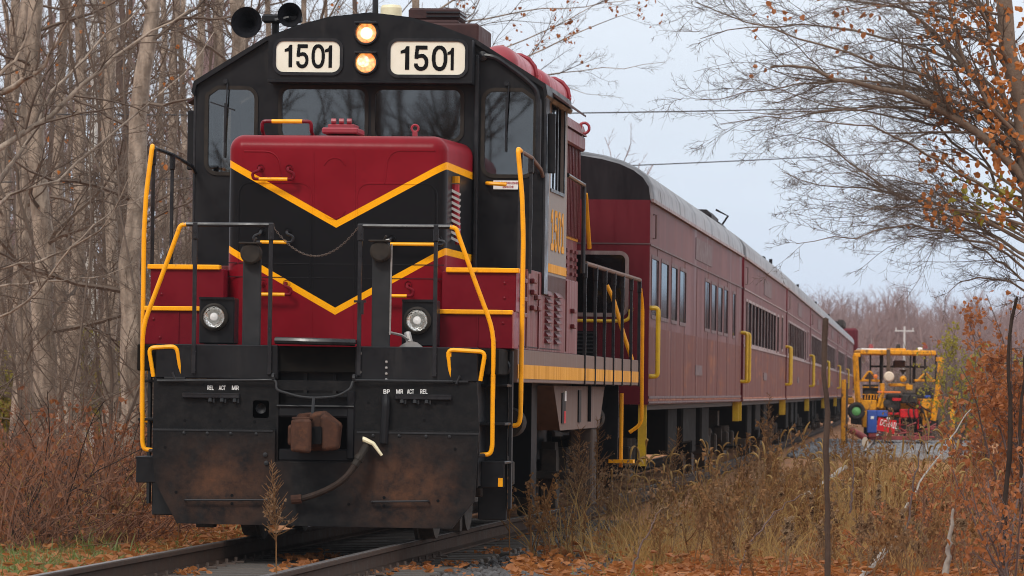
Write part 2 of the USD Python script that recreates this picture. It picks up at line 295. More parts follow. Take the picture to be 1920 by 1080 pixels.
def ground_z(x, y):
    x, y = np.asarray(x, float), np.asarray(y, float); d = np.abs(x - track_x(y))
    z = GZ + .05 * np.clip(1 - (d - 1.2) / 1.2, 0, 1) + (meshkit.fbm(np.stack([x * .35, y * .35, 0 * x], -1), 3, 5) - .5) * .16 * np.clip((d - 1.3) / 1.5, 0, 1)
    return z + .45 * np.clip((-x - 6) / 14, 0, 1) * np.clip((y - 45) / 30, 0, 1) + np.clip((y - 330) / 300, 0, 1.5) * 3.0
gx = np.r_[-1400, -700, -350, -150, -80, np.arange(-40, 40.1, .5), 80, 150, 350, 700, 1400]; gy = np.r_[-600, -300, -120, -40, np.arange(-10, 150, .5), np.arange(150, 330, 3), 360, 400, 450, 520, 600, 800, 1200, 2000, 3000]
GX, GY = np.meshgrid(gx, gy, indexing='ij'); nx, ny = GX.shape
gv = np.stack([GX, GY, ground_z(GX, GY)], -1).reshape(-1, 3); i, j = np.meshgrid(np.arange(nx - 1), np.arange(ny - 1), indexing='ij')
g = MB().raw(gv, np.stack([i * ny + j, (i + 1) * ny + j, (i + 1) * ny + j + 1, i * ny + j + 1], -1).reshape(-1, 4))
tag(g.build('ground', 'ground', smooth=True), kind='structure')

# ------------------------------------------------------------------ tracks: rails and every tie
RAILP = [(-.075, -.172), (.075, -.172), (.075, -.158), (.012, -.14), (.009, -.05), (.036, -.035), (.036, -.006), (.028, 0), (-.028, 0), (-.036, -.006), (-.036, -.035), (-.009, -.05), (-.012, -.14), (-.075, -.158)]
def sweep(path, prof, off):
    t = np.gradient(path, axis=0); t /= np.linalg.norm(t, axis=1)[:, None]; s = np.stack([t[:, 1], -t[:, 0], 0 * t[:, 0]], 1)
    pr = np.array(prof); V = (path[:, None] + s[:, None] * (pr[None, :, :1] + off) + np.array([0, 0, 1.0]) * pr[None, :, 1:]).reshape(-1, 3); m, n = len(path), len(pr)
    i, j = np.meshgrid(np.arange(m - 1), np.arange(n), indexing='ij'); k = (j + 1) % n
    return V, np.stack([i * n + j, (i + 1) * n + j, (i + 1) * n + k, i * n + k], -1).reshape(-1, 4)
rng = np.random.default_rng(11)
def build_track(path, label, ties_y, name='railway_track'):
    t = thing(name, label, 'railway track', kind='structure'); p = path[::2]
    for off in (-.753, .753):
        r = MB().raw(*sweep(p, RAILP, off)).build('rail', 'rail_web', t, smooth=False)
        MB().raw(*sweep(p + [0, 0, .002], [(-.027, -.006), (.027, -.006), (.025, .001), (-.025, .001)], off)).build('rail_head', 'rail_head', r, smooth=False)
    for y in ties_y:
        k = np.argmin(abs(path[:, 1] - y)); c = path[k]; d = path[min(k + 1, len(path) - 1)] - path[max(k - 1, 0)]; a = -math.atan2(d[0], d[1]) + rng.normal() * .012
        L = 1.3 + rng.normal() * .02; mb = MB().box(-L, L, -.115, .115, -.36, -.172 - abs(rng.normal()) * .004, .012)
        v = np.vstack(mb.v); ca, sa = math.cos(a), math.sin(a); v = v @ np.array([[ca, sa, 0], [-sa, ca, 0], [0, 0, 1]]) + [c[0], y, c[2]]
        MB().raw(v, np.vstack(mb.f)).build('tie', 'tie', t, smooth=False)
    return t
tr = build_track(TRACK, 'main track the locomotive and coaches stand on, rusty rails on wooden ties', np.arange(30.2, 62, .52))
for y in np.arange(34.2, 48, .52):                            # plates and spikes on the ties in front of the engine
    mb = MB(); c = np.array([track_x(y), y, 0])
    for off in (-.753, .753):
        mb.box(c[0] + off - .17, c[0] + off + .17, y - .09, y + .09, -.178, -.164)
        for q in (-.1, .1): mb.cyl(c + [off + q, -.05, -.17], c + [off + q, -.05, -.13], .014, 6)
    mb.build('tie_plate', 'spike', tr, smooth=False)
build_track(SIDING, 'siding track under the yellow maintenance machine, right of the coaches', np.arange(140, 160, .6))

# stones of the ballast
def stones(n, seed, xr, yr, name, label, size=(.025, .055), maxd=2.0, mind=0.0):
    r = np.random.default_rng(seed); ico = trimesh.creation.icosphere(0); y = r.uniform(*yr, n); off = r.uniform(*xr, n); x = track_x(y) + off
    z = np.where(abs(off) < 1.35, -.262, GZ + .03) + r.uniform(-.02, .04, n); s = r.uniform(*size, n)
    A = r.normal(size=(n, 3, 3)); Qm, _ = np.linalg.qr(A); V = (ico.vertices * r.uniform(.75, 1.25, (n, 12, 1))) @ (Qm * np.array([1, .8, .6])[None, :, None]) * s[:, None, None] + np.stack([x, y, z], 1)[:, None]
    F = ico.faces[None] + 12 * np.arange(n)[:, None, None]
    tag(MB().raw(V.reshape(-1, 3), F.reshape(-1, 3)).build(name, 'ballast', smooth=False), label, 'gravel', kind='stuff')
stones(15000, 3, (-1.7, 2.5), (33.5, 60), 'ballast', 'grey crushed stone between and beside the rails')
def siding_stones(n, seed):
    r = np.random.default_rng(seed); ico = trimesh.creation.icosphere(0); y = r.uniform(126, 170, n); off = r.uniform(-2.6, 2.2, n); x = np.interp(y, SIDING[:, 1], SIDING[:, 0]) + off; s = r.uniform(.04, .085, n)
    V = ico.vertices * r.uniform(.75, 1.25, (n, 12, 1)) * s[:, None, None] + np.stack([x, y, GZ + .06 + r.uniform(-.02, .04, n)], 1)[:, None]; F = ico.faces[None] + 12 * np.arange(n)[:, None, None]
    tag(MB().raw(V.reshape(-1, 3), F.reshape(-1, 3)).build('gravel', 'gravel_pale', smooth=False), 'pale gravel around the siding under the yellow machine', 'gravel', kind='stuff')
siding_stones(7000, 8)
# ------------------------------------------------------------------ the locomotive (x to its left as seen, y backwards, z up from the rail)
def locp(px, py, v):                                           # photo pixel -> (x, y, z) in the engine's own frame on the plane y = v
    d = ray(px, py); t = ((LOCO - EYE) @ Bv + v) / (d @ Bv); q = EYE + d * t - LOCO
    return np.array([q @ Rv, v, q[2]])
def chevron_mat():
    n = {'tc': ('texture_coordinate', {}), 'x': ('separate_xyz', {}), 'a': ('math', {'math_type': 'absolute'}), 'm': ('math', {'math_type': 'minimum', 'value2': .95}),
         'u': ('math', {'math_type': 'multiply_add', 'value2': .548, 'value3': 2.752}), 'l': ('math', {'math_type': 'multiply_add', 'value2': .560, 'value3': 1.992}),
         'du': ('math', {'math_type': 'subtract'}), 'dl': ('math', {'math_type': 'subtract'}), 'au': ('math', {'math_type': 'absolute'}), 'al': ('math', {'math_type': 'absolute'}),
         'yu': ('math', {'math_type': 'less_than', 'value2': .032}), 'yl': ('math', {'math_type': 'less_than', 'value2': .031}), 'ym': ('math', {'math_type': 'maximum'}),
         'bu': ('math', {'math_type': 'less_than', 'value2': 0.0}), 'bl': ('math', {'math_type': 'greater_than', 'value2': 0.0}), 'bm': ('math', {'math_type': 'multiply'}),
         'n': ('noise_texture', {'scale': 2.4, 'detail': 4.0}), 'r': ('rgb_ramp', {'ramp': [(0, tuple(c * .82 for c in MAROON)), (.38, MAROON), (.68, MAR2), (1, tuple(c * 1.15 for c in MAR2))]}), 'c1': ('mix_color', {'b': (.0055, .0052, .006)}), 'c2': ('mix_color', {'b': YEL}),
         'bn': ('noise_texture', {'scale': 4.0, 'detail': 5.0}), 'bp': ('bump', {'strength': 1.0, 'distance': .003}), 'p': ('principled_bsdf', {'roughness': .3, 'specular_ior_level': .12})}
    l = [('tc.object', 'x.vector'), ('x.x', 'a.value1'), ('a.value', 'm.value1'), ('m.value', 'u.value1'), ('m.value', 'l.value1'), ('x.z', 'du.value1'), ('u.value', 'du.value2'), ('x.z', 'dl.value1'), ('l.value', 'dl.value2'),
         ('du.value', 'au.value1'), ('dl.value', 'al.value1'), ('au.value', 'yu.value1'), ('al.value', 'yl.value1'), ('yu.value', 'ym.value1'), ('yl.value', 'ym.value2'), ('du.value', 'bu.value1'), ('dl.value', 'bl.value1'), ('bu.value', 'bm.value1'), ('bl.value', 'bm.value2'),
         ('tc.object', 'n.vector'), ('n.fac', 'r.fac'), ('r.color', 'c1.a'), ('bm.value', 'c1.fac'), ('c1.result', 'c2.a'), ('ym.value', 'c2.fac'), ('c2.result', 'p.base_color'), ('tc.object', 'bn.vector'), ('bn.fac', 'bp.height'), ('bp.normal', 'p.normal')]
    LOOK['nose_paint'] = usdkit.material(stage, '/World/Looks/nose_paint', n, l, surface='p.BSDF')
def stained_pilot():
    n = {'tc': ('texture_coordinate', {}), 'x': ('separate_xyz', {}), 'a': ('math', {'math_type': 'absolute'}), 's': ('math', {'math_type': 'subtract', 'value2': .78}), 'q': ('math', {'math_type': 'absolute'}),
         'h': ('map_range', {'from_min': .62, 'from_max': .1, 'to_min': 0.0, 'to_max': 1.0, 'clamp': True}), 'z': ('math', {'math_type': 'subtract', 'value2': .48}), 'zq': ('math', {'math_type': 'absolute'}), 'zh': ('map_range', {'from_min': .48, 'from_max': .06, 'clamp': True}),
         'k': ('math', {'math_type': 'multiply'}), 'n': ('noise_texture', {'scale': 4.2, 'detail': 12.0, 'roughness': .78}), 'nr': ('map_range', {'from_min': .38, 'from_max': .62, 'to_max': .9, 'clamp': True}), 'k2': ('math', {'math_type': 'multiply'}),
         'n2': ('noise_texture', {'scale': 9.0, 'detail': 6.0, 'roughness': .7}), 'r2': ('rgb_ramp', {'ramp': [(0, (.005, .005, .006)), (.45, (.007, .007, .0075)), (.75, (.017, .0155, .015)), (1, (.026, .023, .021))]}),
         'c': ('mix_color', {'b': (.095, .042, .022)}), 'p': ('principled_bsdf', {'roughness': .5, 'specular_ior_level': .13}), 'rr': ('map_range', {'to_min': .42, 'to_max': .8}), 'bp': ('bump', {'strength': 1.0, 'distance': .003})}
    l = [('tc.object', 'x.vector'), ('x.x', 'a.value1'), ('a.value', 's.value1'), ('s.value', 'q.value1'), ('q.value', 'h.value'), ('x.z', 'z.value1'), ('z.value', 'zq.value1'), ('zq.value', 'zh.value'), ('h.result', 'k.value1'), ('zh.result', 'k.value2'),
         ('tc.object', 'n.vector'), ('n.fac', 'nr.value'), ('k.value', 'k2.value1'), ('nr.result', 'k2.value2'), ('tc.object', 'n2.vector'), ('n2.fac', 'r2.fac'), ('r2.color', 'c.a'), ('k2.value', 'c.fac'), ('c.result', 'p.base_color'), ('k2.value', 'rr.value'), ('rr.result', 'p.roughness'), ('n2.fac', 'bp.height'), ('bp.normal', 'p.normal')]
    LOOK['plow_paint'] = usdkit.material(stage, '/World/Looks/plow_paint', n, l, surface='p.BSDF')
chevron_mat(); stained_pilot()
L = thing('diesel_locomotive', 'black and maroon diesel locomotive numbered 1501 with yellow chevrons, facing the viewer', 'locomotive', LOCO, -ANG)
def sph_hull(centres, r, sub=3):
    s = trimesh.creation.icosphere(sub).vertices; p = np.vstack([np.array(c) + s * r for c in centres]); h = ConvexHull(p); f = orient(p); u, inv = np.unique(f, return_inverse=True)
    return p[u], inv.reshape(f.shape)
# frame, deck and sill
MB().box(-1.55, 1.55, .06, 15.9, 1.45, 1.675, .01).box(-.5, .5, .3, 15.6, .95, 1.45).build('frame', 'underframe', L)
for s in (-1, 1):
    a, b = sorted((s * 1.55, s * 1.62))
    q = MB().box(a, b, 1.05, 16.0, 1.39, 1.68, .006).build('side_sill', 'sill_brown', L)
    MB().box(*sorted((s * 1.62, s * 1.624)), 1.05, 16.0, 1.425, 1.548).build('yellow_stripe', 'yellow_faded', q)
mb = MB()
for a, b in ((-1.38, -.33), (.33, 1.38)): mb.box(a, b, 0, .06, 1.39, 1.68, .008)
es = mb.box(-.33, .33, .22, .28, 1.1, 1.66).build('end_sill', 'black', L)
mb = MB()
for x in (-1.05, -.4, .37, 1.01):
    for z in (1.62, 1.46): mb.lathe([(.018, 0), (.018, .012), (.0, .014)], (x, -.001, z), (0, -1, 0), 8)
for z in (1.6, 1.55, 1.5, 1.45): mb.lathe([(.012, 0), (.012, .01), (0, .012)], (.6, -.001, z - .05), (0, -1, 0), 6)
tag(mb.build('bolts', 'steel', es), kind='stuff')
MB().tube([(-.34 + t * .68, -.09 - .05 * math.sin(math.pi * t), 1.72 - .01 * t) for t in np.linspace(0, 1, 9)], .03, 8).box(-.34, .34, -.09, .3, 1.70, 1.735, .006).build('drop_step', 'black_gloss', L)
mb = MB().box(-.13, -.10, .18, .225, 1.25, 1.6).box(.12, .15, .18, .225, 1.25, 1.6).box(-.28, .28, .17, .22, 1.245, 1.275); mb.build('recess_ribs', 'grey_black', es)
# pilot and plow
pil = Polygon([(-1.395, 1.385), (-1.395, .69), (-1.37, .5), (-1.3, .45), (1.3, .45), (1.39, .5), (1.40, .95), (1.375, 1.385)]).difference(sbox(-.32, .70, .32, 1.3)).difference(sbox(-.52, 1.08, -.42, 1.19).buffer(.02))
P_ = MB().prism(pil, 0.0, .03).build('pilot', 'plow_paint', L)
plow = Polygon([(-1.39, .96), (-1.39, .72), (-1.36, .5), (-1.17, .155), (1.18, .145), (1.37, .38), (1.40, .97), (.34, .97), (.34, .69), (-.34, .69), (-.34, .97)])
MB().prism(plow, -.045, -.012).build('plow_blade', 'plow_paint', L)
mb = MB()
for x0, x1, z in ((-1.39, -.36, .955), (.36, 1.40, .955)): mb.box(x0, x1, -.052, -.046, z - .012, z + .004)
for x in (-1.12, -.92, -.72, -.5, .5, .72, .95, 1.15): mb.lathe([(.014, 0), (.014, .008), (0, .012)], (x, -.046, .925), (0, -1, 0), 8)
for x, z in ((-.42, .75), (-.41, .68)): mb.lathe([(.02, 0), (.02, .015), (0, .02)], (x, -.046, z), (0, -1, 0), 8)
tag(mb.build('plow_bolts', 'grey_black', L), kind='stuff')
mb = MB()
for x, z in ((-1.12, 1.03), (-.82, 1.03), (-.82, 1.14), (-.52, 1.03), (.93, 1.06), (.62, 1.06), (.45, 1.2), (1.02, 1.2), (1.12, 1.2), (-1.28, .8), (1.2, .82), (-1.18, .42), (-.7, .40), (-.7, .33), (.6, .40), (.6, .33), (.3, .34), (1.06, .38)): mb.lathe([(.014, 0), (.014, .002), (0, .002)], (x, -.0465 if z < .96 else -.001, z), (0, -1, 0), 8)
tag(mb.build('bolt_holes', 'ink', L), kind='stuff')
mb = MB()
for x0, x1, z in ((-1.10, -.36, .355), (.50, .98, .365)): mb.tube(bend([(x0, -.05, z), (x0, -.1, z), (x1, -.1, z + .012), (x1, -.05, z + .012)], .03), .009, 6)
mb.build('plow_grab_bar', 'grey_black', L)
# coupler
mb = MB().box(-.1, .1, -.05, .9, .82, 1.02, .03)
mb.raw(*sph_hull([(-.05, -.16, .83), (.19, -.16, .84), (.21, -.2, 1.0), (.10, -.2, 1.085), (-.10, -.16, 1.06)], .045, 2))
mb.raw(*sph_hull([(.13, -.3, .83), (.2, -.27, .84), (.2, -.27, 1.0), (.12, -.3, 1.06), (.13, -.1, .9)], .04, 2))
cp = mb.build('coupler', 'rust_knuckle', L)
MB().raw(*sph_hull([(-.13, -.38, .81), (-.005, -.43, .80), (-.005, -.43, 1.03), (-.13, -.38, 1.03), (-.14, -.2, .82), (-.14, -.2, 1.02)], .028, 2)).build('knuckle', 'rust_knuckle', cp)
MB().raw(*sph_hull([(-.185, -.15, .86), (-.185, -.15, .98), (-.1, -.15, .84)], .03, 2)).box(-.15, .0, -.4, -.2, 1.052, 1.075, .008).build('lock_lug', 'rust_knuckle', cp)
MB().box(-.32, .32, .02, .3, .70, .8, .01).box(-.32, .32, -.012, .25, 1.07, 1.17, .015).cyl((-.33, -.02, 1.165), (.33, -.02, 1.165), .012, 8).box(.27, .335, -.02, .2, .72, 1.3, .01).build('coupler_carrier', 'black', L)
MB().prism(sbox(.03, .86, .085, .985).buffer(.012), -.352, -.33).build('coupler_slot', 'ink', cp)
MB().cyl((-.06, -.3, .77), (-.06, -.3, 1.09), .03, 10).lathe([(.05, 0), (.05, .03), (0, .035)], (-.06, -.3, 1.07), (0, 0, 1), 10).build('knuckle_pin', 'rust_knuckle', cp)
MB().box(-.31, .31, .4, .44, .7, 1.2).build('pocket_back', 'ink', L)
mb = MB().tube(bend([(-1.36, -.03, 1.365), (-.33, -.06, 1.385), (-.33, -.09, 1.30), (-.13, -.13, 1.245), (.0, -.14, 1.235), (.2, -.13, 1.25), (.31, -.09, 1.32), (.32, -.06, 1.39), (1.17, -.03, 1.39)], .06), .012, 8)
mb.cyl((0, -.14, 1.24), (0, -.2, 1.1), .014, 6)
for x in (-.36, .33): mb.lathe([(.035, -.01), (.035, .01), (.022, .012)], (x, -.05, 1.41), (1, 0, 0), 10)
mb.build('uncoupling_lever', 'grey_black', L)
# air hoses and stencils
for x0, x1, z, dots in ((-1.14, -.65, 1.245, (-.9, -.8, -.69)), (.68, 1.16, 1.255, (.74, .85, .95))):
    h = MB().box(x0, x1, -.05, 0, z - .022, z + .022, .006).box(x0 + .01, x1, -.055, -.05, z + .012, z + .02).build('hose_bracket', 'black_gloss', L)
    mb = MB()
    for x in dots: mb.cyl((x, -.03, z - .025), (x, -.04, z - .055), .018, 8).cyl((x + .03, -.03, z - .02), (x + .03, -.035, z - .06), .008, 6)
    mb.build('air_connection', 'grey_black', h)
for t, x0, x1, z in (('REL', 388, 400, 731), ('ACT', 410, 423, 731), ('MR', 434, 447, 731), ('BP', 718, 730, 738), ('MR', 742, 755, 738), ('ACT', 763, 776, 738), ('REL', 787, 801, 738)):
    a, b = locp(x0, z, -.005), locp(x1, z, -.005); text(MB(), t, .036, a[0], -.001, a[2], .003, True, width=b[0] - a[0]).build('stencil_lettering', 'white', L, smooth=False)
MB().tube(bend([(.60, -.02, 1.26), (.605, -.06, 1.2), (.59, -.06, .86)], .05), .035, 10).build('brake_pipe', 'black', L)
hs = [locp(690, 832, -.12), locp(680, 848, -.2), locp(668, 868, -.25), locp(648, 895, -.27), locp(625, 912, -.25), locp(595, 926, -.2), locp(566, 935, -.14)]
from scipy.interpolate import splprep, splev
def spline(p, n=24): t, _ = splprep(np.array(p).T, s=0, k=min(3, len(p) - 1)); return np.array(splev(np.linspace(0, 1, n), t)).T
hp = spline(hs); MB().tube(hp[6:], .027, 10).build('air_hose', 'hose_dust', L)
MB().tube(hp[:8], .034, 10).lathe([(.042, -.02), (.042, .02)], hp[5], hp[6] - hp[5], 10).build('hose_coupling', 'rubber', L)
MB().tube([hp[-1] + (hp[-1] - hp[-2]) * .1, hp[-1] - [.09, 0, .01]], .04, 10).build('hose_end', 'rust_knuckle', L)
a, b, c = locp(683, 824, -.16), locp(700, 832, -.18), locp(716, 854, -.17)
MB().tube([a + [-.012, 0, 0], a, b, c], [.024, .022, .018, .012], 8).build('angle_cock_handle', 'cream', L)
a = locp(450 + 55, 770, 0); MB().lathe([(.045, 0), (.04, -.04), (0, -.06)], (-.47, .0, 1.14), (0, -1, 0), 12).build('signal_plug', 'grey_black', L)
# steps, stairwells and their guards
for s in (-1, 1):
    t = MB().box(*sorted((s * 1.385, s * 1.585)), .3, .33, .49, .70, .012).box(*sorted((s * 1.385, s * 1.59)), .3, .95, .69, .715, .006).build('step_tread', 'black', L)
    if s > 0: MB().box(1.535, 1.575, .292, .30, .50, .575).build('step_marker', 'yellow', t)
    MB().box(*sorted((s * 1.36, s * 1.585)), .35, .95, 1.02, 1.045, .006).build('step_tread', 'black', L)
    MB().box(*sorted((s * 1.36, s * 1.585)), .5, .95, 1.35, 1.375, .006).build('step_tread', 'black', L)
    MB().box(*sorted((s * 1.3, s * 1.55)), .95, 1.0, .2, 1.66, .008).box(*sorted((s * 1.565, s * 1.59)), .9, 1.0, .3, 1.66).build('stringer', 'grey_black', L)
    MB().box(*sorted((s * 1.34, s * 1.36)), .06, .95, .5, 1.66).build('stairwell_side', 'black', L)
    mb = MB(); th = np.linspace(0, 2 * np.pi, 21)
    mb.tube([(s * 1.49 + .072 * math.cos(q), .9, 1.52 + .072 * math.sin(q)) for q in th], .014, 6, False).lathe([(.06, 0), (.0, .002)], (s * 1.49, .94, 1.52), (0, -1, 0), 14); mb.build('sand_filler', 'black_gloss', L)
    # the two risers up to the side walkway, with yellow nosings
    x0, x1 = sorted((s * .955, s * 1.60))
    r = MB().box(x0, x1, .72, 1.3, 1.68, 2.0, .006).box(x0, x1, 1.02, 2.2, 2.0, 2.345, .006).build('stair_riser', 'maroon', L)
    MB().box(*sorted((s * .87, s * 1.60)), .69, .80, 1.972, 2.012, .006).build('nosing', 'yellow', r)
    MB().box(*sorted((s * .99, s * 1.625)), .99, 1.12, 2.338, 2.38, .006).build('nosing', 'yellow', r)
    mb = MB()
    for x, z in ((1.50, 2.25), (1.5, 2.12), (1.52, 1.9), (1.46, 1.74)): mb.lathe([(.012, 0), (.012, .006), (0, .01)], (s * x, 1.018 if z > 2 else .718, z), (0, -1, 0), 8)
    mb.bar((s * 1.30, .71, 1.70), (s * 1.30, .71, 1.96), .008, .006); tag(mb.build('rivets', 'maroon', r), kind='stuff')
# nose
nv = sph_hull([(x, y, z) for x in (-.83, .83) for y, z in ((1.34, 1.7), (1.34, 3.40), (3.5, 3.44), (3.5, 1.7))], .13)
nv[0][:, 2] = np.maximum(nv[0][:, 2], 1.68); nv[0][:, 1] = np.minimum(nv[0][:, 1], 3.5)
nose = MB().raw(*nv).build('nose', 'nose_paint', L, smooth=50)
def ridge(pts, w=.006): return MB().tube(bend(pts, .12, 6), w, 5)
for x, name in ((-.2, 'r'), (.16, 'r')): ridge([(x, 1.213, 1.74), (x, 1.213, 3.40)], .007).build('seam', 'nose_paint', nose)
for p in ([(-.82, 1.212, 3.38), (-.52, 1.212, 3.38), (-.48, 1.212, 3.10)], [(.42, 1.212, 3.1), (.45, 1.212, 3.40), (.86, 1.212, 3.40)], [(-.86, 1.212, 2.4), (-.86, 1.212, 3.11), (-.22, 1.212, 3.11), (-.22, 1.212, 2.2)], [(.18, 1.212, 2.2), (.18, 1.212, 3.11), (.88, 1.212, 3.11), (.88, 1.212, 2.4)]):
    ridge(p, .0085).build('panel_ridge', 'nose_paint', nose)
th = np.linspace(math.radians(20), math.radians(160), 12); MB().tube([(-.02 + .1 * math.cos(q), 1.211, 3.23 + .1 * math.sin(q)) for q in th], .008, 5).tube([(-.02 + .1 * math.cos(q), 1.211, 2.90 - .1 * math.sin(q)) for q in th], .008, 5).build('old_lamp_ring', 'nose_paint', nose)
MB().box(-.95, .95, 1.206, 1.215, 2.40, 2.408).box(-.95, .95, 1.206, 1.215, 2.28, 2.286).build('batten', 'black', nose)
h = MB().box(-.19, .13, 1.6, 2.1, 3.56, 3.615, .02).box(-.15, .09, 1.7, 2.0, 3.61, 3.65, .015).build('sand_hatch', 'tank_red', L)
mb = MB()
for x in (-.1, -.03, .04): mb.cyl((x - .02, 1.72, 3.675), (x + .02, 1.72, 3.675), .025, 10)
mb.build('hatch_latch', 'tank_red', h)
th = np.linspace(0, 2 * np.pi, 17); MB().tube([(.62 + .03 * math.cos(q), 1.75, 3.62 + .03 * math.sin(q)) for q in th], .011, 6, False).box(.60, .64, 1.72, 1.78, 3.55, 3.59).build('lifting_ring', 'tank_red', L)
g = MB()
for x in (-.705, -.27): g.tube(bend([(x, 1.62, 3.54), (x, 1.5, 3.58), (x, 1.5, 3.66), (x + (.1 if x < -.5 else -.1), 1.5, 3.66)], .04), .016, 8)
g = g.build('roof_grab', 'maroon', L); MB().cyl((-.62, 1.5, 3.66), (-.35, 1.5, 3.66), .019, 10).build('grip', 'yellow', g)
def nose_grab(x0, x1, z, end0=True, end1=True, drop=.10, mat='maroon', gap=None):
    g = MB()
    for x, on, q in ((x0, end0, -1), (x1, end1, 1)):
        if on: g.tube(bend([(x, 1.21, z + drop), (x, 1.12, z + drop), (x + q * -.0, 1.10, z + drop * .75), (x - q * -.06, 1.10, z + drop * .5), (x - q * -.05, 1.10, z), (x - q * .03, 1.10, z)], .04), .014, 8).lathe([(.032, 0), (.032, .012)], (x, 1.212, z + drop), (0, -1, 0), 10)
    g = g.build('grab_iron', mat, L); MB().cyl((x0, 1.10, z), (x1, 1.10, z), .016, 10).build('grip', 'yellow', g)
nose_grab(-.67, -.42, 3.135); nose_grab(-.65, -.42, 2.585, mat='black_gloss'); nose_grab(.49, .90, 2.58, mat='black_gloss', drop=.05); nose_grab(-.64, -.43, 2.13); nose_grab(.42, .64, 2.13)
# cab
out = Polygon([(-1.60, 2.38), (1.60, 2.38), (1.60, 4.05), (1.58, 4.10), (.95, 4.505), (.64, 4.62), (.37, 4.695), (.0, 4.735), (-.37, 4.695), (-.64, 4.62), (-.95, 4.505), (-1.58, 4.10), (-1.60, 4.05)])
wins = [rrect(-1.50, -1.05, 3.28, 4.06, .10), rrect(-.82, -.03, 3.60, 4.07, .08), rrect(.04, .85, 3.60, 4.07, .08), rrect(1.05, 1.52, 3.28, 4.06, .10)]
wins[3] = wins[3].difference(Polygon([(1.35, 4.1), (1.6, 4.1), (1.6, 3.92)])); wins[0] = wins[0].difference(Polygon([(-1.35, 4.1), (-1.6, 4.1), (-1.6, 3.92)]))
front = out
for w in wins: front = front.difference(w)
cab = MB().prism(front, 3.5, 3.55).build('cab', 'black', L)
bot = MB().box(-1.6, -.95, 3.5, 3.55, 2.2, 2.38).box(.95, 1.6, 3.5, 3.55, 2.2, 2.38).build('cab_skirt', 'black', L)
for w in wins:
    f = MB().prism(w.buffer(.022).difference(w.buffer(-.012)), 3.485, 3.52).build('window_gasket', 'rubber', L)
    MB().prism(w.buffer(-.005), 3.515, 3.521).build('pane', 'glass', f)
for x, z0, z1 in ((-1.33, 3.42, 4.12), (1.26, 3.5, 4.12)): MB().tube([(x + .02, 3.47, z1), (x + .02, 3.45, z1 - .06), (x, 3.465, z0 + .15)], .007, 6).bar((x, 3.47, z0), (x, 3.47, z0 + .5), .015, .012).cyl((x, 3.5, z1), (x, 3.45, z1), .022, 8).build('wiper', 'black_gloss', L)
MB().bar((-1.47, 3.47, 3.93), (-1.25, 3.47, 3.86), .012, .012).build('wiper', 'black_gloss', L)
for s in (-1, 1):                                             # side walls with their big window
    wall = Polygon([(3.55, 2.2), (6.15, 2.2), (6.15, 4.05), (3.55, 4.05)]).difference(rrect(4.35, 5.75, 3.2, 4.0, .03))
    w = MB().prism(wall, s * 1.57, s * 1.60, 'yz').build('cab_side', 'cab_wood' if s > 0 else 'black', L)
    MB().box(*sorted((s * 1.60, s * 1.625)), 3.5, 3.9, 2.2, 4.05, .006).build('corner_post', 'black_gloss', w)
    MB().box(*sorted((s * 1.60, s * 1.612)), 4.3, 5.8, 3.17, 3.2).box(*sorted((s * 1.60, s * 1.612)), 5.75, 5.8, 3.2, 4.0).box(*sorted((s * 1.60, s * 1.612)), 4.95, 5.02, 3.2, 4.0).build('side_window_frame', 'black_gloss', w)
    MB().box(*sorted((s * 1.58, s * 1.586)), 4.35, 5.0, 3.2, 4.0).build('side_pane', 'glass', w)
    MB().prism([(s * 1.60, 4.10), (s * 1.78, 3.97), (s * 1.78, 3.95), (s * 1.60, 4.07)], 4.1, 6.1).build('window_awning', 'stack', w)
    MB().box(*sorted((s * 1.601, s * 1.606)), 3.9, 6.15, 2.42, 2.50).build('yellow_stripe', 'yellow_faded', w)
mb = MB(); m = meshkit.text_mesh('1501', .36, .004, True); v = np.array(m.vertices); wd = v[:, 0].max() - v[:, 0].min()
v = np.stack([1.602 + v[:, 2], 4.35 + v[:, 0] * 1.45 / wd, 2.64 + v[:, 1]], 1); mb.raw(v, np.array(m.faces)); mb.build('cab_number', 'yellow_faded', L, smooth=False)
MB().box(-1.57, 1.57, 6.1, 6.15, 1.7, 4.05).prism(Polygon([(-1.57, 4.05), (1.57, 4.05), (.95, 4.45), (0, 4.68), (-.95, 4.45)]), 6.1, 6.14).box(-1.57, 1.57, 3.55, 6.1, 2.38, 2.42).build('cab_interior', 'cab_inside', L)
MB().box(.9, 1.45, 5.0, 5.4, 2.42, 3.6, .05).box(.9, 1.4, 4.5, 5.0, 2.8, 3.0, .05).build('seat', 'cab_wood', L)
MB().box(-1.45, -.95, 5.0, 5.3, 2.42, 3.5, .05).build('seat', 'cab_inside', L)
MB().box(-.6, .5, 4.0, 4.5, 2.42, 3.55, .03).build('control_stand', 'machine_dark', L)
roofline = [(1.64, 4.02), (1.62, 4.12), (.97, 4.525), (.65, 4.645), (.37, 4.72), (0, 4.762), (-.37, 4.72), (-.65, 4.645), (-.97, 4.525), (-1.62, 4.12), (-1.64, 4.02)]
inner = [(x * .985, z - .035) for x, z in roofline]
MB().prism(Polygon(roofline + inner[::-1]), 3.44, 6.25).build('cab_roof', 'black', L)
a = [(1.03, 3.46, 4.38), (1.16, 3.45, 4.36), (1.42, 3.45, 4.18), (1.545, 3.45, 4.06), (1.56, 3.45, 3.95), (1.56, 3.45, 3.3)]
MB().tube(bend(a, .12), .026, 8).lathe([(.045, 0), (.045, .03), (0, .04)], (1.04, 3.47, 4.37), (0, -1, 0), 10).build('cab_conduit', 'black_gloss', L)
MB().box(.97, 1.01, 3.43, 3.5, 2.4, 4.38, .008).build('door_edge', 'black_gloss', L)
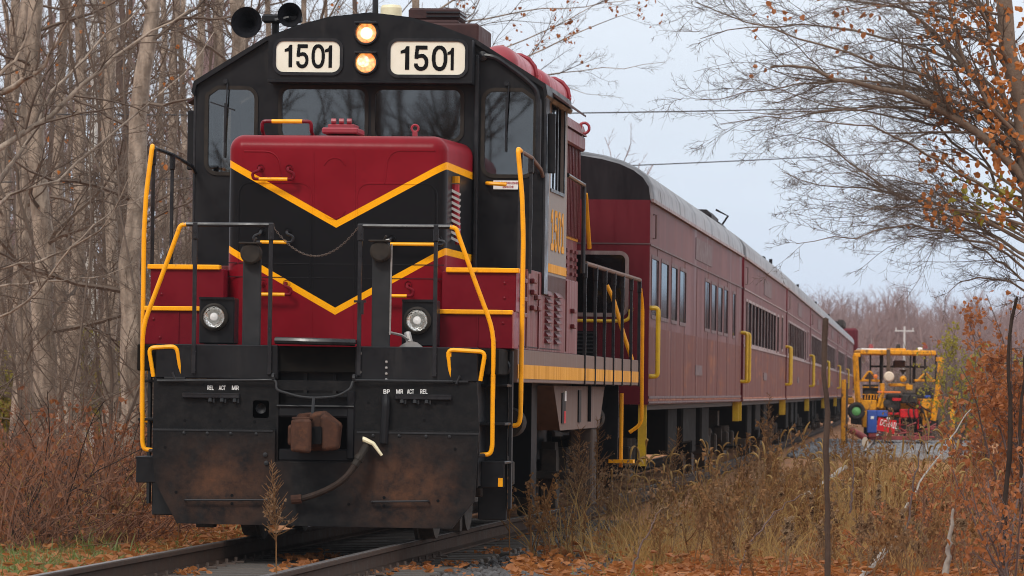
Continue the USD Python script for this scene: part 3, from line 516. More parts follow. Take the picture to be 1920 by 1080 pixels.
MB().box(-1.70, -1.60, 3.62, 3.68, 3.31, 3.86, .008).build('wind_deflector', 'black', L); MB().box(1.63, 1.7, 3.62, 3.68, 3.31, 3.86, .008).build('wind_deflector', 'black', L)
# number boards and headlamps
bx = Polygon([(-.90, 4.125), (.97, 4.115), (.97, 4.50), (.64, 4.605), (.37, 4.68), (0, 4.72), (-.37, 4.68), (-.64, 4.605), (-.90, 4.51)])
nb = MB().prism(bx, 3.2, 3.5).box(-.90, .97, 3.19, 3.5, 4.10, 4.125, .004).build('number_board_box', 'black', L)
for x0, x1, z0, z1 in ((-.83, -.235, 4.19, 4.48), (.22, .91, 4.175, 4.485)):
    r = rrect(x0, x1, z0, z1, .075); f = MB().prism(r.buffer(.025).difference(r.buffer(-.004)), 3.18, 3.2).build('number_board_frame', 'black_gloss', L)
    nbd = MB().prism(r, 3.19, 3.199).build('number_board', 'board', L)
    w = x1 - x0
    def one(x, z, wd, h): return MB().prism(Polygon([(x + wd * .52, z), (x + wd, z), (x + wd, z + h), (x + wd * .66, z + h), (x + wd * .45, z + h * .87), (x, z + h * .80), (x, z + h * .68), (x + wd * .52, z + h * .71)]), 3.186, 3.189)
    hh = .205 if w < .65 else .215
    one(x0 + w * .14, z0 + .048, w * .115, hh).build('numeral', 'ink', nbd, smooth=False)
    text(MB(), '50', hh, x0 + w * .285, 3.189, z0 + .048, .003, True, width=w * .44).build('numerals', 'ink', nbd, smooth=False)
    one(x0 + w * .76, z0 + .046, w * (.11 if w < .65 else .085), hh * (1 if w < .65 else .95)).build('numeral', 'ink', nbd, smooth=False)
for z, mat in ((4.555, 'lamp_hot'), (4.285, 'lamp_pink')):
    hd = MB().lathe([(.125, .1), (.118, -.02), (.108, -.05), (.096, -.05), (.09, .0), (.0, .02)], (0, 3.2, z), (0, 1, 0), 28).box(-.10, .10, 3.1, 3.2, z + .08, z + .1, .004).build('headlamp', 'black_gloss', L)
    MB().lathe([(.091, 0), (.075, .016), (.04, .026), (0, .03)], (0, 3.185, z), (0, -1, 0), 28).build('lens', 'lamp_warm', hd)
    MB().lathe([(.055, 0), (.035, .008), (0, .012)], (.006 if z > 4.4 else -.02, 3.156, z + (-.005 if z > 4.4 else .01)), (0, -1, 0), 20).build('bulb_glow', mat, hd)
# ditch lights
for x0, x1, lx, z in ((-1.08, -.775, -.945, 1.92), (.675, .975, .81, 1.91)):
    d = MB().box(x0, x1, .45, .72, 1.69, 2.085, .01).box(x0, x1, .43, .46, 2.07, 2.09).build('ditch_light', 'black', L)
    MB().lathe([(.12, .02), (.118, -.05), (.1, -.06), (.095, -.05)], (lx, .45, z), (0, 1, 0), 24).build('bezel', 'rubber', d)
    MB().lathe([(.092, 0), (.085, .02), (.05, .045), (.0, .055)], (lx, .40, z), (0, 1, 0), 24).build('reflector', 'reflector', d)
    MB().lathe([(.036, 0), (.03, .012), (0, .018)], (lx, .41, z), (0, -1, 0), 14).build('bulb', 'white', d)
a = Polygon([(.66, 1.665), (.70, 1.70), (.765, 1.735), (.83, 1.72), (.87, 1.69), (.885, 1.665), (.83, 1.63), (.76, 1.615)])
MB().prism(a, .24, .28).tube([(.765, .26, 1.72), (.74, .3, 1.80)], .03, 8).build('hose_dummy', 'steel', L)
# uncoupling / cable stands
for x0, x1, zt, zb in ((-.655, -.50, 2.42, 1.66), (.455, .61, 2.45, 1.60)):
    st = MB().box(x0, x1, .1, .15, zb, zt, .006).build('cable_stand', 'grey_black', L)
    MB().lathe([(.09, .0), (.09, -.09), (.075, -.1), (0, -.1)], ((x0 + x1) / 2 + .0, .1, zt + .04), (0, 1, 0), 20).box((x0 + x1) / 2 - .1, (x0 + x1) / 2 + .08, -.02, .12, zt + .12, zt + .135, .004).tube([((x0 + x1) / 2 + .03, .02, zt + .13), ((x0 + x1) / 2 + .05, .0, zt + .17)], .01, 6).build('cable_receptacle', 'rubber', st)
# front handrails
def post(x, y, z0, z1, w=.034, mat='black_gloss'): return MB().box(x - w / 2, x + w / 2, y - .012, y + .012, z0, z1, .003).box(x - .024, x + .024, y - .02, y + .02, z1 - .13, z1 + .02, .008).cyl((x, y - .03, z1 - .06), (x, y - .02, z1 - .06), .012, 6).cyl((x, y - .03, z1 - .11), (x, y - .02, z1 - .11), .012, 6)
for x in (-1.05, -.40, .365, 1.01): post(x, -.02, 1.43, 2.70).build('handrail_post', 'black_gloss', L)
MB().tube([(.625, .05, 2.55), (.62, .05, 1.78)], .008, 6).tube([(.62, .05, 1.80), (.7, .2, 1.78), (.76, .25, 1.74)], .012, 6).build('lever_rod', 'steel', L)
MB().box(.32, .42, -.05, .0, 2.05, 2.07).cyl((.39, -.05, 1.95), (.39, -.05, 2.05), .015, 8).build('chain_hook', 'black_gloss', L)
for s in (-1, 1):
    MB().tube([(s * 1.15, -.02, 2.70), (s * .385, -.02, 2.70)], .019, 8).build('front_handrail', 'black_gloss', L)
    MB().tube(bend([(s * 1.13, -.02, 2.70), (s * 1.18, -.02, 2.69), (s * 1.30, .0, 2.36), (s * 1.505, .05, 1.82), (s * 1.50, .1, .84), (s * 1.485, .1, .78), (s * 1.40, .1, .77)], .14), .0195, 10).build('stair_handrail', 'yellow', L)
    MB().tube(bend([(s * 1.44, .1, .77), (s * 1.37, .02, .765)], .02), .016, 8).build('rail_bracket', 'grey_black', L)
    MB().tube(bend([(s * 1.615, 1.12, 3.40), (s * 1.60, 1.02, 3.42), (s * 1.645, 1.0, 3.0), (s * 1.66, 1.0, 2.64), (s * 1.655, 1.0, 1.1), (s * 1.64, 1.0, 1.02), (s * 1.5, 1.0, 1.01)], .1), .0205, 10).build('side_handrail', 'yellow', L)
    MB().tube([(s * 1.615, 1.1, 3.40), (s * 1.615, 2.2, 3.39), (s * 1.60, 3.3, 3.33), (s * 1.60, 3.5, 3.28)], .018, 8).build('walkway_handrail', 'black_gloss' if s < 0 else 'sill_brown', L)
    for y in (1.15, 2.2): post(s * 1.61, y, 2.36, 3.38, .03).build('handrail_post', 'black_gloss', L)
    q = -1.38 if s < 0 else 1.16
    MB().tube(bend([(s * 1.40, .02, 1.40), (s * 1.44, .0, 1.645), (s * 1.20 if s < 0 else 1.12, .0, 1.66), (s * 1.16 if s < 0 else 1.15, .02, 1.40)], .05), .018, 8).build('step_grab', 'yellow', L)
    MB().box(*sorted((s * 1.12, s * 1.30)), -.03, .02, 1.385, 1.40).tube([(s * 1.2, -.03, 1.37), (s * 1.23, -.03, 1.44)], .01, 6).build('lever_bracket', 'grey_black', L)
MB().cyl((1.13, .02, 1.60), (1.13, .02, 1.64), .03, 8).build('marker_stub', 'yellow', L)
lk = MB(); c0, c1 = np.array([-.385, -.03, 2.69]), np.array([.355, -.03, 2.70])
for k in range(46):
    t = (k + .5) / 46; p = c0 + (c1 - c0) * t + [0, 0, -.255 * 4 * t * (1 - t)]; t2 = t + .4 / 46; p2 = c0 + (c1 - c0) * t2 + [0, 0, -.255 * 4 * t2 * (1 - t2)]
    d = p2 - p; d /= np.linalg.norm(d); n_ = np.array([0, 1.0, 0]) if k % 2 else np.cross(d, [0, 1.0, 0]); th = np.linspace(0, 2 * np.pi, 9)
    lk.tube([p + d * .0125 * math.cos(q) + n_ * .007 * math.sin(q) for q in th], .0032, 4, False)
lk.build('safety_chain', 'chain', L, smooth=False)
# flag, notice, yellow bar
fl = MB().tube([(.985, 1.75, 3.13), (.98, 1.75, 2.95), (1.0, 1.75, 2.72), (1.01, 1.75, 2.60)], [.035, .04, .035, .02], 8).build('rolled_flag', 'red_flag', L)
mb = MB()
for k in range(9): z = 3.08 - k * .052; mb.bar((.945, 1.70, z), (1.035, 1.70, z - .045), .02, .022)
tag(mb.build('flag_stripes', 'white', fl), kind='stuff'); MB().tube([(.985, 1.74, 3.14), (.985, 1.74, 3.20)], .04, 8).build('flag_holder', 'yellow_faded', fl)
sg = MB().box(1.15, 1.41, 3.475, 3.487, 3.155, 3.235).build('notice_plate', 'white', L)
text(MB(), 'FIRE EXTINGUISHER', .019, 1.165, 3.474, 3.203, .002, True, width=.22).build('lettering', 'red_flag', sg, smooth=False); text(MB(), 'INSIDE', .019, 1.235, 3.474, 3.168, .002, True, width=.1).build('lettering', 'red_flag', sg, smooth=False)
MB().tube(bend([(1.09, 3.5, 3.21), (1.10, 3.4, 3.205), (1.28, 3.38, 3.195)], .03), .018, 8).build('door_grab', 'yellow', L)
# roof fittings
for x, y, z, r, ln in ((-1.22, 4.0, 4.70, .145, .42), (-.83, 4.1, 4.78, .115, .34)):
    MB().lathe([(r, 0), (r * .99, .01), (r * .8, .05), (r * .55, .14), (r * .4, .26), (.03, ln), (.0, ln)], (x, y, z), (0, 1, 0), 28).lathe([(r * .97, .004), (r * .72, .06), (r * .45, .16), (0.001, .3)], (x, y, z), (0, 1, 0), 28).build('horn_bell', 'black_gloss', L)
MB().box(-1.12, -.75, 4.3, 4.42, 4.72, 4.80, .02).cyl((-1.0, 4.36, 4.45), (-1.0, 4.36, 4.75), .035, 8).cyl((-.82, 4.36, 4.5), (-.82, 4.36, 4.78), .03, 8).cyl((-.98, 4.2, 4.73), (-.85, 4.2, 4.76), .022, 8).build('horn_mount', 'black', L)
MB().cyl((-.055, 4.3, 4.75), (-.055, 4.3, 4.82), .012, 8).cyl((-.055, 4.3, 4.81), (-.055, 4.3, 5.05), .028, 10).build('antenna', 'black_gloss', L)
MB().lathe([(.1, 0), (.1, .12), (.085, .145), (0, .155)], (.10, 4.25, 4.74), (0, 0, 1), 20).build('beacon', 'cream', L)
# long hood behind the cab
hood = Polygon([(-.92, 1.68), (.92, 1.68), (.92, 4.12), (.80, 4.30), (.5, 4.36), (-.5, 4.36), (-.80, 4.30), (-.92, 4.12)])
hd = MB().prism(hood, 6.15, 15.7).build('long_hood', 'maroon_side', L)
MB().box(-1.0, 1.0, 12.9, 15.75, 4.05, 4.22, .02).prism(Polygon([(-1.02, 4.22), (1.02, 4.22), (.98, 4.34), (.75, 4.46), (-.75, 4.46), (-.98, 4.34)]), 13.1, 15.75).build('radiator_housing', 'maroon_side', L)
rg = MB()
for y in np.arange(13.05, 15.7, .2): rg.box(.925, .955, y, y + .04, 3.05, 4.05)
for z in np.arange(3.05, 4.1, .1): rg.box(.92, .94, 13.0, 15.7, z, z + .03)
rg.build('radiator_grille', 'maroon_side', L)
for z in (3.02, 2.46):
    for y0 in (6.2, 8.6, 11.0, 13.4): MB().box(.92, .926, y0, y0 + 2.35, z, z + .07).build('yellow_stripe', 'yellow_faded', L)
for y in (14.2, 14.9, 15.4):
    mb = MB()
    for z in np.arange(1.85, 2.95, .085): MB().box(.92, .95, y - .12, y + .12, z, z + .035).build('hood_louvre', 'maroon_side', hd, smooth=False)
th = np.linspace(0, 2 * np.pi, 15); mb = MB()
for y in (15.3,): mb.tube([(1.02 + .06 * math.cos(q), y, 4.30 + .06 * math.sin(q)) for q in th], .018, 6, False).box(.9, 1.0, y - .05, y + .05, 4.2, 4.34)
mb.build('lifting_ring', 'tank_red', L)
MB().box(-.22, .36, 7.8, 8.6, 4.36, 5.0, .02).box(-.15, .36, 7.85, 8.5, 5.0, 5.12, .02).box(.0, .60, 7.4, 8.7, 4.36, 4.94, .02).build('exhaust_stack', 'stack', L)
for z in (5.03, 5.07): MB().box(.03, .37, 7.83, 8.55, z, z + .015).build('stack_band', 'black_gloss', L)
for y0, y1, x, z in ((6.7, 8.9, .86, 4.50), (9.6, 12.2, .92, 4.46)):
    tk = MB().raw(*sph_hull([(x, y0 + .18, z), (x, y1 - .18, z)], .19, 3)).build('air_reservoir', 'tank_red', L, smooth=50)
    MB().lathe([(.03, 0), (.03, .02), (0, .03)], (x, y0 + .01, z + .02), (0, -1, 0), 8).build('drain_plug', 'cream', tk)
    MB().tube([(x + .21 * math.cos(q), y1 - .25, z + .21 * math.sin(q)) for q in th], .025, 6, False).lathe([(.05, -.02), (.05, .02)], (x + .21, y1 - .2, z - .02), (0, 1, 0), 8).build('tank_strap', 'tank_red', tk)
# battery boxes under the cab, hinges, louvres
for s in (-1, 1):
    bb = MB().box(*sorted((s * 1.0, s * 1.60)), 2.2, 7.6, 1.68, 2.40, .006).build('battery_box', 'maroon_side', L)
    if s < 0: continue
    for y in (4.2, 5.2):
        for z in np.arange(1.76, 2.24, .062):
            MB().raw(*(lambda m: (np.vstack(m.v), np.vstack(m.f)))(MB().prism([(1.60, z + .05), (1.632, z + .012), (1.632, z), (1.60, z)], y - .3, y + .3))).build('louvre', 'maroon_side', bb, smooth=False)
    mb = MB()
    for y, z in ((1.6, 2.28), (1.6, 2.12), (2.5, 2.3), (2.5, 2.2), (2.9, 2.16), (2.5, 2.06), (3.0, 2.06), (1.6, 1.98), (6.9, 2.1), (6.9, 1.95)): MB().box(1.60, 1.64, y - .14, y + .14, z - .022, z + .022, .008).build('hinge', 'maroon_side', bb)
    for y in (2.0, 3.2, 6.2): MB().box(1.60, 1.612, y - .03, y + .03, 1.70, 2.38).build('door_seam', 'maroon_side', bb)
    bx2 = MB().box(1.0, 1.60, 1.3, 2.2, 1.68, 2.345, .006).build('locker', 'maroon_side', L)
    MB().box(1.602, 1.606, 1.3, 5.6, 1.705, 1.712).build('shadow_gap', 'ink', bb)
# handrails towards the rear
for s in (-1, 1):
    for y in (8.25, 9.58, 10.85, 12.1, 13.4, 14.75, 16.05): post(s * 1.62, y, 1.38, 2.58, .034).build('handrail_post', 'black_gloss', L)
    MB().tube([(s * 1.62, 8.25, 2.60), (s * 1.62, 16.1, 2.60)], .024, 8).build('rear_handrail', 'sill_brown', L)
    MB().tube(bend([(s * 1.60, 6.2, 3.40), (s * 1.60, 8.2, 3.38), (s * 1.60, 8.25, 3.3)], .1), .022, 8).build('walkway_handrail', 'black_gloss', L)
    MB().tube([(s * 1.6, 8.2, 3.4), (s * 1.6, 8.2, 2.5)], .022, 8).build('handrail_post', 'black_gloss', L)
    MB().tube([(s * 1.61, 8.3, 3.30), (s * 1.63, 8.6, 2.76)], .022, 8).build('side_handrail', 'yellow_faded', L)
    MB().tube(bend([(s * 1.62, 16.2, 2.5), (s * 1.64, 16.3, 2.3), (s * 1.64, 16.4, .95), (s * 1.5, 16.4, .85)], .1), .022, 8).build('side_handrail', 'yellow', L)
    MB().tube(bend([locp(1138, 535, 16.3) * [s, 1, 1], locp(1150, 560, 16.3) * [s, 1, 1], locp(1170, 630, 16.3) * [s, 1, 1], locp(1187, 680, 16.3) * [s, 1, 1], locp(1190, 715, 16.3) * [s, 1, 1]], .1), .024, 8).build('stair_handrail', 'yellow', L)
    MB().tube([(s * 1.42, 16.2, 1.3), (s * 1.42, 16.2, .45)], .022, 8).box(*sorted((s * 1.3, s * 1.58)), 15.9, 16.2, .5, .54).build('rear_steps', 'yellow', L)
MB().box(-1.55, 1.55, 15.9, 16.0, 1.39, 1.68).box(-1.4, 1.4, 15.95, 16.0, .3, 1.39).build('rear_pilot', 'black', L)
# fuel tank, trucks and wheels
tank = Polygon([(6.7, 1.37), (13.2, 1.37), (12.5, .93), (7.5, .93)])
ft = MB().prism(tank, -1.45, 1.45, 'yz').build('fuel_tank', 'sill_brown', L)
MB().box(1.451, 1.462, 7.6, 8.0, 1.0, 1.30).build('placard', 'ink', ft); MB().box(1.451, 1.464, 7.8, 8.0, 1.0, 1.12).build('placard', 'machine_red', ft); MB().box(1.451, 1.465, 7.85, 8.05, 1.22, 1.32).build('placard', 'white', ft); MB().box(1.451, 1.464, 9.6, 9.9, 1.0, 1.33).build('placard', 'ink', ft); MB().tube([(1.47, 10.9, 1.55), (1.47, 10.9, 1.0)], .02, 6).build('filler_pipe', 'ink', ft)
MB().box(1.2, 1.45, 11.6, 12.2, .1, .93, .02).build('tank_stand', 'post_brown', L)
for cy in (3.2, 12.9):
    t = MB()
    for s in (-1, 1):
        t.prism([(cy - 2.1, .78), (cy - 1.75, .78), (cy - 1.6, .62), (cy - .5, .5), (cy + .5, .5), (cy + 1.6, .62), (cy + 1.75, .78), (cy + 2.1, .78), (cy + 2.1, .62), (cy + 1.9, .4), (cy + .7, .32), (cy - .7, .32), (cy - 1.9, .4), (cy - 2.1, .62)], s * .98, s * 1.12, 'yz')
        for y in (cy - 1.37, cy + 1.37): t.box(*sorted((s * .95, s * 1.22)), y - .16, y + .16, .38, .72, .03).box(*sorted((s * 1.22, s * 1.27)), y - .1, y + .1, .44, .66, .02)
        for y in (cy - .75, cy + .75): t.lathe([(.12, 0), (.12, .38)], (s * 1.08, y, .45), (0, 0, 1), 12)
        t.box(*sorted((s * .9, s * 1.35)), cy - 2.45, cy - 2.3, .40, .48, .01).box(*sorted((s * 1.0, s * 1.15)), cy - 2.3, cy - 2.1, .1, .7)
    tk = t.box(-.98, .98, cy - .5, cy + .5, .5, .9, .03).build('truck', 'truck', L)
    for s in (-1, 1):
        for y in (cy - 1.75, cy + 1.75): MB().lathe([(.0, 0), (.13, .01), (.14, .05), (.14, .32), (.0, .34)], (s * 1.2, y - .2, 1.02), (0, 1, 0), 18).build('brake_cylinder', 'truck', tk)
        for y in (cy - 1.37, cy + 1.37): MB().lathe([(.0, 0), (.2, .0), (.4, -.03), (.5, -.03), (.508, .1), (.53, .11), (.53, .14), (0, .14)], (s * .82, y, .508), (-s, 0, 0), 32).build('wheel', 'wheel', tk)
    for y in (cy - 1.37, cy + 1.37): MB().cyl((-.9, y, .508), (.9, y, .508), .08, 12).build('axle', 'truck', tk)
MB().box(-.9, .9, 1.0, 6.0, .70, 1.45).build('traction_gear', 'ink', L); MB().box(-1.3, 1.3, 6.0, 6.6, .3, 1.4).build('air_box', 'ink', L); MB().box(-.9, .9, 10.8, 15.5, .70, 1.45).build('traction_gear', 'ink', L)
# ------------------------------------------------------------------ coaches
CL = 25.3
def arch(w=1.56, h=.61, z0=3.555, n=17):
    t = np.linspace(0, np.pi, n); return [(w * np.sign(math.cos(q)) * abs(math.cos(q)) ** .8, z0 + h * math.sin(q) ** .75) for q in t]
def make_coach(t, kind):
    if kind == 1:
        wn = [(a - 62.4, b - 62.4) for a, b in ((62.75, 64.15), (64.7, 66.3), (66.95, 68.3), (68.9, 70.4), (75.5, 76.95), (77.4, 78.9), (79.4, 80.85), (81.4, 82.7))]; zr = (2.205, 2.91)
    else:
        wn = [(2.1 + 1.78 * k, 2.1 + 1.78 * k + 1.62) for k in range(9)] + [(18.9, 20.1)]; zr = (2.13, 2.87)
    for s in (-1, 1):
        lower = Polygon([(0, 1.17), (CL, 1.17), (CL, 2.08), (0, 2.08)]); upper = Polygon([(0, 2.08), (CL, 2.08), (CL, 3.56), (0, 3.56)])
        holes = [rrect(a, b, zr[0], zr[1], .05) for a, b in wn] + [rrect(22.0, 22.9, 2.2, 2.9, .03)] + ([rrect(1.0, 1.75, 2.15, 2.87, .03)] if kind != 1 else [])
        for h in holes: upper = upper.difference(h)
        sd = MB().prism(upper, s * 1.47, s * 1.52, 'yz').build('side_wall', 'coach_side', t, smooth=False)
        MB().prism(lower, s * 1.47, s * 1.521, 'yz').build('lower_side', 'coach_lower', t, smooth=False)
        for h in holes:
            f = MB().prism(h.buffer(.025).difference(h.buffer(-.02)), s * 1.515, s * 1.528, 'yz').build('window_frame', 'coach_frame' if kind != 1 else 'coach_patch', t, smooth=False)
            MB().prism(h.buffer(-.01), s * (1.510 if kind == 1 else 1.497), s * (1.516 if kind == 1 else 1.503), 'yz').build('pane', 'coach_glass', f, smooth=False)
        mb = MB()
        for z, w in ((3.03, .02), (2.08, .035) if kind != 1 else (1.24, .03), (1.185, .02)): mb.box(*sorted((s * 1.52, s * 1.534)), 0, CL, z, z + w)
        mb.build('belt_rail', 'coach_patch' if kind == 1 else 'coach_frame', sd, smooth=False)
        MB().box(*sorted((s * 1.521, s * 1.5225)), 0, CL, 1.215, 1.238).build('rust_line', 'coach_rust', sd, smooth=False)
        MB().box(*sorted((s * 1.53, s * 1.56)), 0, CL, 3.535, 3.575).build('gutter', 'coach_frame', sd, smooth=False)
        if kind == 1:
            for y in np.arange(1.5, CL, 3.1): MB().box(*sorted((s * 1.52, s * 1.525)), y, y + .03, 1.26, 3.02).build('panel_seam', 'coach_side', sd, smooth=False)
        MB().box(*sorted((s * 1.52, s * 1.528)), 10.4, 14.9, 3.13, 3.43).build('letterboard_patch', 'coach_patch', sd, smooth=False)
        MB().box(*sorted((s * 1.521, s * 1.53)), 10.6, 12.4, 1.55, 1.69).build('hatch', 'coach_patch', sd, smooth=False)
        for y in (.12, CL - .12):
            MB().tube(bend([(s * 1.52, y, 2.30), (s * 1.62, y, 2.30), (s * 1.62, y, 1.50), (s * 1.52, y, 1.50)], .08), .028, 8).build('vestibule_handrail', 'yellow_rail', t)
            MB().box(*sorted((s * 1.40, s * 1.50)), y - .02, y + .02, .45 if kind == 1 and y < 5 else .85, 1.17).build('step_side', 'yellow_rail', t); MB().box(*sorted((s * 1.1, s * 1.50)), *sorted((y, y + (.7 if y < 5 else -.7))), .42, .45).build('step', 'underframe', t)
        MB().tube([(s * 1.53, .35, 3.4), (s * 1.57, .35, 3.4), (s * 1.57, .35, 3.12), (s * 1.53, .35, 3.12)], .012, 5).build('ladder_grab', 'coach_frame', t)
    ew = rrect(-.75, .72, 2.22, 2.92, .1) if kind == 1 else rrect(-.4, .4, 2.0, 3.1, .06)
    if kind == 1: ew = rrect(.20, 1.25, 2.22, 2.93, .08)
    for y0, y1, nm in ((-.02, .05, 'end_wall'), (CL - .05, CL + .02, 'end_wall')):
        e = MB().prism(Polygon([(-1.52, 1.17), (1.52, 1.17), (1.52, 3.56), (-1.52, 3.56)]).difference(ew), y0, y1).build(nm, 'maroon_end', t, smooth=False)
        MB().prism(ew.buffer(.03).difference(ew.buffer(-.015)), min(y0, y1) - .012, y1 + .012).build('end_window_frame', 'coach_frame', e, smooth=False); MB().prism(ew.buffer(-.01), y0 + .03, y0 + .036).build('end_pane', 'coach_glass', e, smooth=False)
        MB().box(-1.52, 1.52, y0 - .008, y1 + .008, 3.04, 3.055).build('end_batten', 'coach_patch', e, smooth=False)
    if kind == 1:
        MB().tube(bend([(-.6, -.08, 2.14), (1.24, -.08, 2.14), (1.30, -.08, 2.18), (1.30, -.03, 2.27)], .05), .02, 8).lathe([(.04, 0), (.04, .02)], (1.30, -.03, 2.28), (0, -1, 0), 10).build('end_rail', 'yellow_rail', t)
        lv = MB().box(.30, .92, -.05, -.02, 1.60, 2.02).build('end_louvre', 'ink', t)
        for z in np.arange(1.63, 2.0, .045): MB().box(.34, .88, -.075, -.05, z, z + .018).build('slat', 'grey_black', lv, smooth=False)
    # roof: arch closed by rounded ends
    sec = arch(); n = len(sec); ys = [(-.0, .02), (-.01, .45), (.0, .62), (.06, .8), (.16, .93), (.34, 1.0), (CL - .34, 1.0), (CL - .16, .93), (CL - .06, .8), (CL, .55), (CL, .02)]
    ys = [(0.0, 0.9), (.05, .96), (.22, 1.0), (CL - .22, 1.0), (CL - .05, .96), (CL, .9)]
    V = np.array([[(x * (1 - (1 - k) * .25), y, 3.555 + (z - 3.555) * k) for x, z in sec] for y, k in ys]).reshape(-1, 3); m = len(ys)
    i, j = np.meshgrid(np.arange(m - 1), np.arange(n - 1), indexing='ij'); F = np.stack([i * n + j, (i + 1) * n + j, (i + 1) * n + j + 1, i * n + j + 1], -1).reshape(-1, 4)
    rf = MB().raw(V, F[:, ::-1]).build('roof', 'roof_grey', t, smooth=40)
    for k, fl in ((0, 1), (m - 1, -1)):
        p = V[k * n:(k + 1) * n]; f = np.array([[0, q, q + 1] for q in range(1, n - 1)]); MB().raw(p, f if fl < 0 else f[:, ::-1]).build('roof_end', 'roof_dark', t, smooth=False)
    if kind == 1: MB().box(.5, 1.15, 22.3, 24.8, 3.86, 4.22, .1).box(.8, 1.28, 23.2, 24.9, 3.78, 4.06, .08).tube([(1.1, 24.9, 3.9), (1.3, 24.9, 4.2), (1.1, 24.9, 4.3)], .02, 6).build('roof_vent', 'roof_dark', t)
    else: MB().box(.3, .7, 6, 6.6, 4.05, 4.22, .04).box(.3, .7, 13, 13.6, 4.05, 4.22, .04).box(.9, 1.1, 24.2, 24.5, 3.9, 4.2, .03).cyl((1.2, 24.6, 3.8), (1.2, 24.6, 4.15), .04, 6).build('roof_vent', 'roof_dark', t)
    MB().box(-1.40, 1.40, .1, CL - .1, 1.10, 1.16).box(-1.30, 1.30, .1, CL - .1, 1.16, 1.2).build('floor', 'ink', t)
    it = MB().box(-.5, .5, .3, CL - .3, 1.2, 3.5)
    for y in np.arange(2.2, CL - 2, 1.8): it.box(.55, 1.4, y, y + .12, 1.2, 2.45).box(-1.4, -.55, y, y + .12, 1.2, 2.45)
    it.build('seating', 'cab_inside', t, smooth=False)
    for y0, y1 in ((-.45, -.02), (CL + .02, CL + .45)): MB().box(-.55, .55, y0, y1, 1.2, 3.2, .03).build('gangway', 'roof_dark', t)
    MB().box(-.15, .15, -.6, CL + .6, .8, 1.0).build('coupler', 'truck', t)
    ub = MB()
    for y0, y1, x0, x1, z in ((7.2, 9.4, .5, 1.35, .5), (10.0, 12.5, .7, 1.4, .62), (13.4, 14.4, .4, 1.35, .45), (15.5, 17.6, .6, 1.38, .55), (8, 11, -1.3, -.5, .5), (12.5, 15.5, -1.3, -.5, .55)): ub.box(x0, x1, y0, y1, z, 1.12, .03)
    ub.cyl((1.0, 17.8, .75), (1.0, 19.0, .75), .22, 12).build('underfloor_equipment', 'underframe', t)
    for cy in (3.0, CL - 3.0):
        k = MB()
        for s in (-1, 1):
            k.prism([(cy - 1.75, .72), (cy - 1.2, .62), (cy - .5, .4), (cy + .5, .4), (cy + 1.2, .62), (cy + 1.75, .72), (cy + 1.75, .54), (cy + 1.2, .42), (cy + .5, .24), (cy - .5, .24), (cy - 1.2, .42), (cy - 1.75, .54)], s * 1.0, s * 1.12, 'yz')
            for y in (cy - 1.22, cy + 1.22): k.box(*sorted((s * .96, s * 1.22)), y - .15, y + .15, .34, .66, .03)
            for y in (cy - .4, cy + .4): k.lathe([(.11, 0), (.11, .4)], (s * 1.06, y, .35), (0, 0, 1), 10)
        tk = k.box(-1.0, 1.0, cy - .35, cy + .35, .45, 1.0).build('truck', 'truck', t)
        for s in (-1, 1):
            for y in (cy - 1.22, cy + 1.22): MB().lathe([(.0, 0), (.16, .0), (.33, -.02), (.44, -.02), (.457, .1), (.48, .11), (.48, .14), (0, .14)], (s * .82, y, .457), (-s, 0, 0), 24).build('wheel', 'wheel', tk)
protos = {}
ORD = ['', 'second', 'third', 'fourth', 'fifth', 'sixth', 'seventh']
LAB = ['maroon passenger coach coupled right behind the locomotive, two groups of four tall windows'] + [f'maroon passenger coach with a long window band, {o} coach behind the locomotive' for o in ORD[1:6]] + ['maroon passenger coach farthest back in the train, seventh behind the locomotive']
for i in range(7):
    dx, dy = COACH_X[i + 1] - COACH_X[i], COACH_Y[i + 1] - COACH_Y[i]; k = 1 if i == 0 else 2
    t = thing('passenger_coach', LAB[i], 'passenger coach', (COACH_X[i], COACH_Y[i], 0), -math.atan2(dx, dy), 'coaches of the train')
    if k not in protos: protos[k] = t; make_coach(t, k)
    else:
        t.GetReferences().AddInternalReference(protos[k].GetPath()); t.SetInstanceable(True)
t = thing('rear_locomotive', 'distant maroon locomotive at the far end of the train behind the last coach', 'locomotive', (COACH_X[7], COACH_Y[7], 0), -math.atan2(3.9, 51.6) )
bd = MB().prism(Polygon([(-1.0, 1.68), (1.0, 1.68), (1.0, 4.2), (.8, 4.45), (-.8, 4.45), (-1.0, 4.2)]), 1.2, 12).build('long_hood', 'maroon_end', t)
MB().box(-1.55, 1.55, .3, 16, 1.35, 1.68).build('frame', 'sill_brown', t); MB().box(-1.58, 1.58, 12, 14.4, 1.7, 4.45, .1).build('cab', 'maroon_end', t); MB().box(-.9, .9, 14.4, 15.8, 1.7, 3.4, .1).build('nose', 'maroon_end', t)
mb = MB()
for y in (2.2, 4.0, 6.4, 8.6, 10.4): mb.lathe([(.55, 0), (.6, .18), (.3, .24), (0, .24)], (.2, y, 4.45), (0, 0, 1), 14).box(.75, 1.02, y - .3, y + .5, 4.4, 4.72, .04)
mb.build('roof_fan', 'machine_dark', t)
for cy in (3.4, 12.6):
    tk = MB().box(-1.1, 1.1, cy - 2, cy + 2, .45, .75, .03).build('truck', 'truck', t)
    for y in (cy - 1.4, cy + 1.4): MB().cyl((-.82, y, .5), (.82, y, .5), .5, 18).build('wheels', 'wheel', tk)

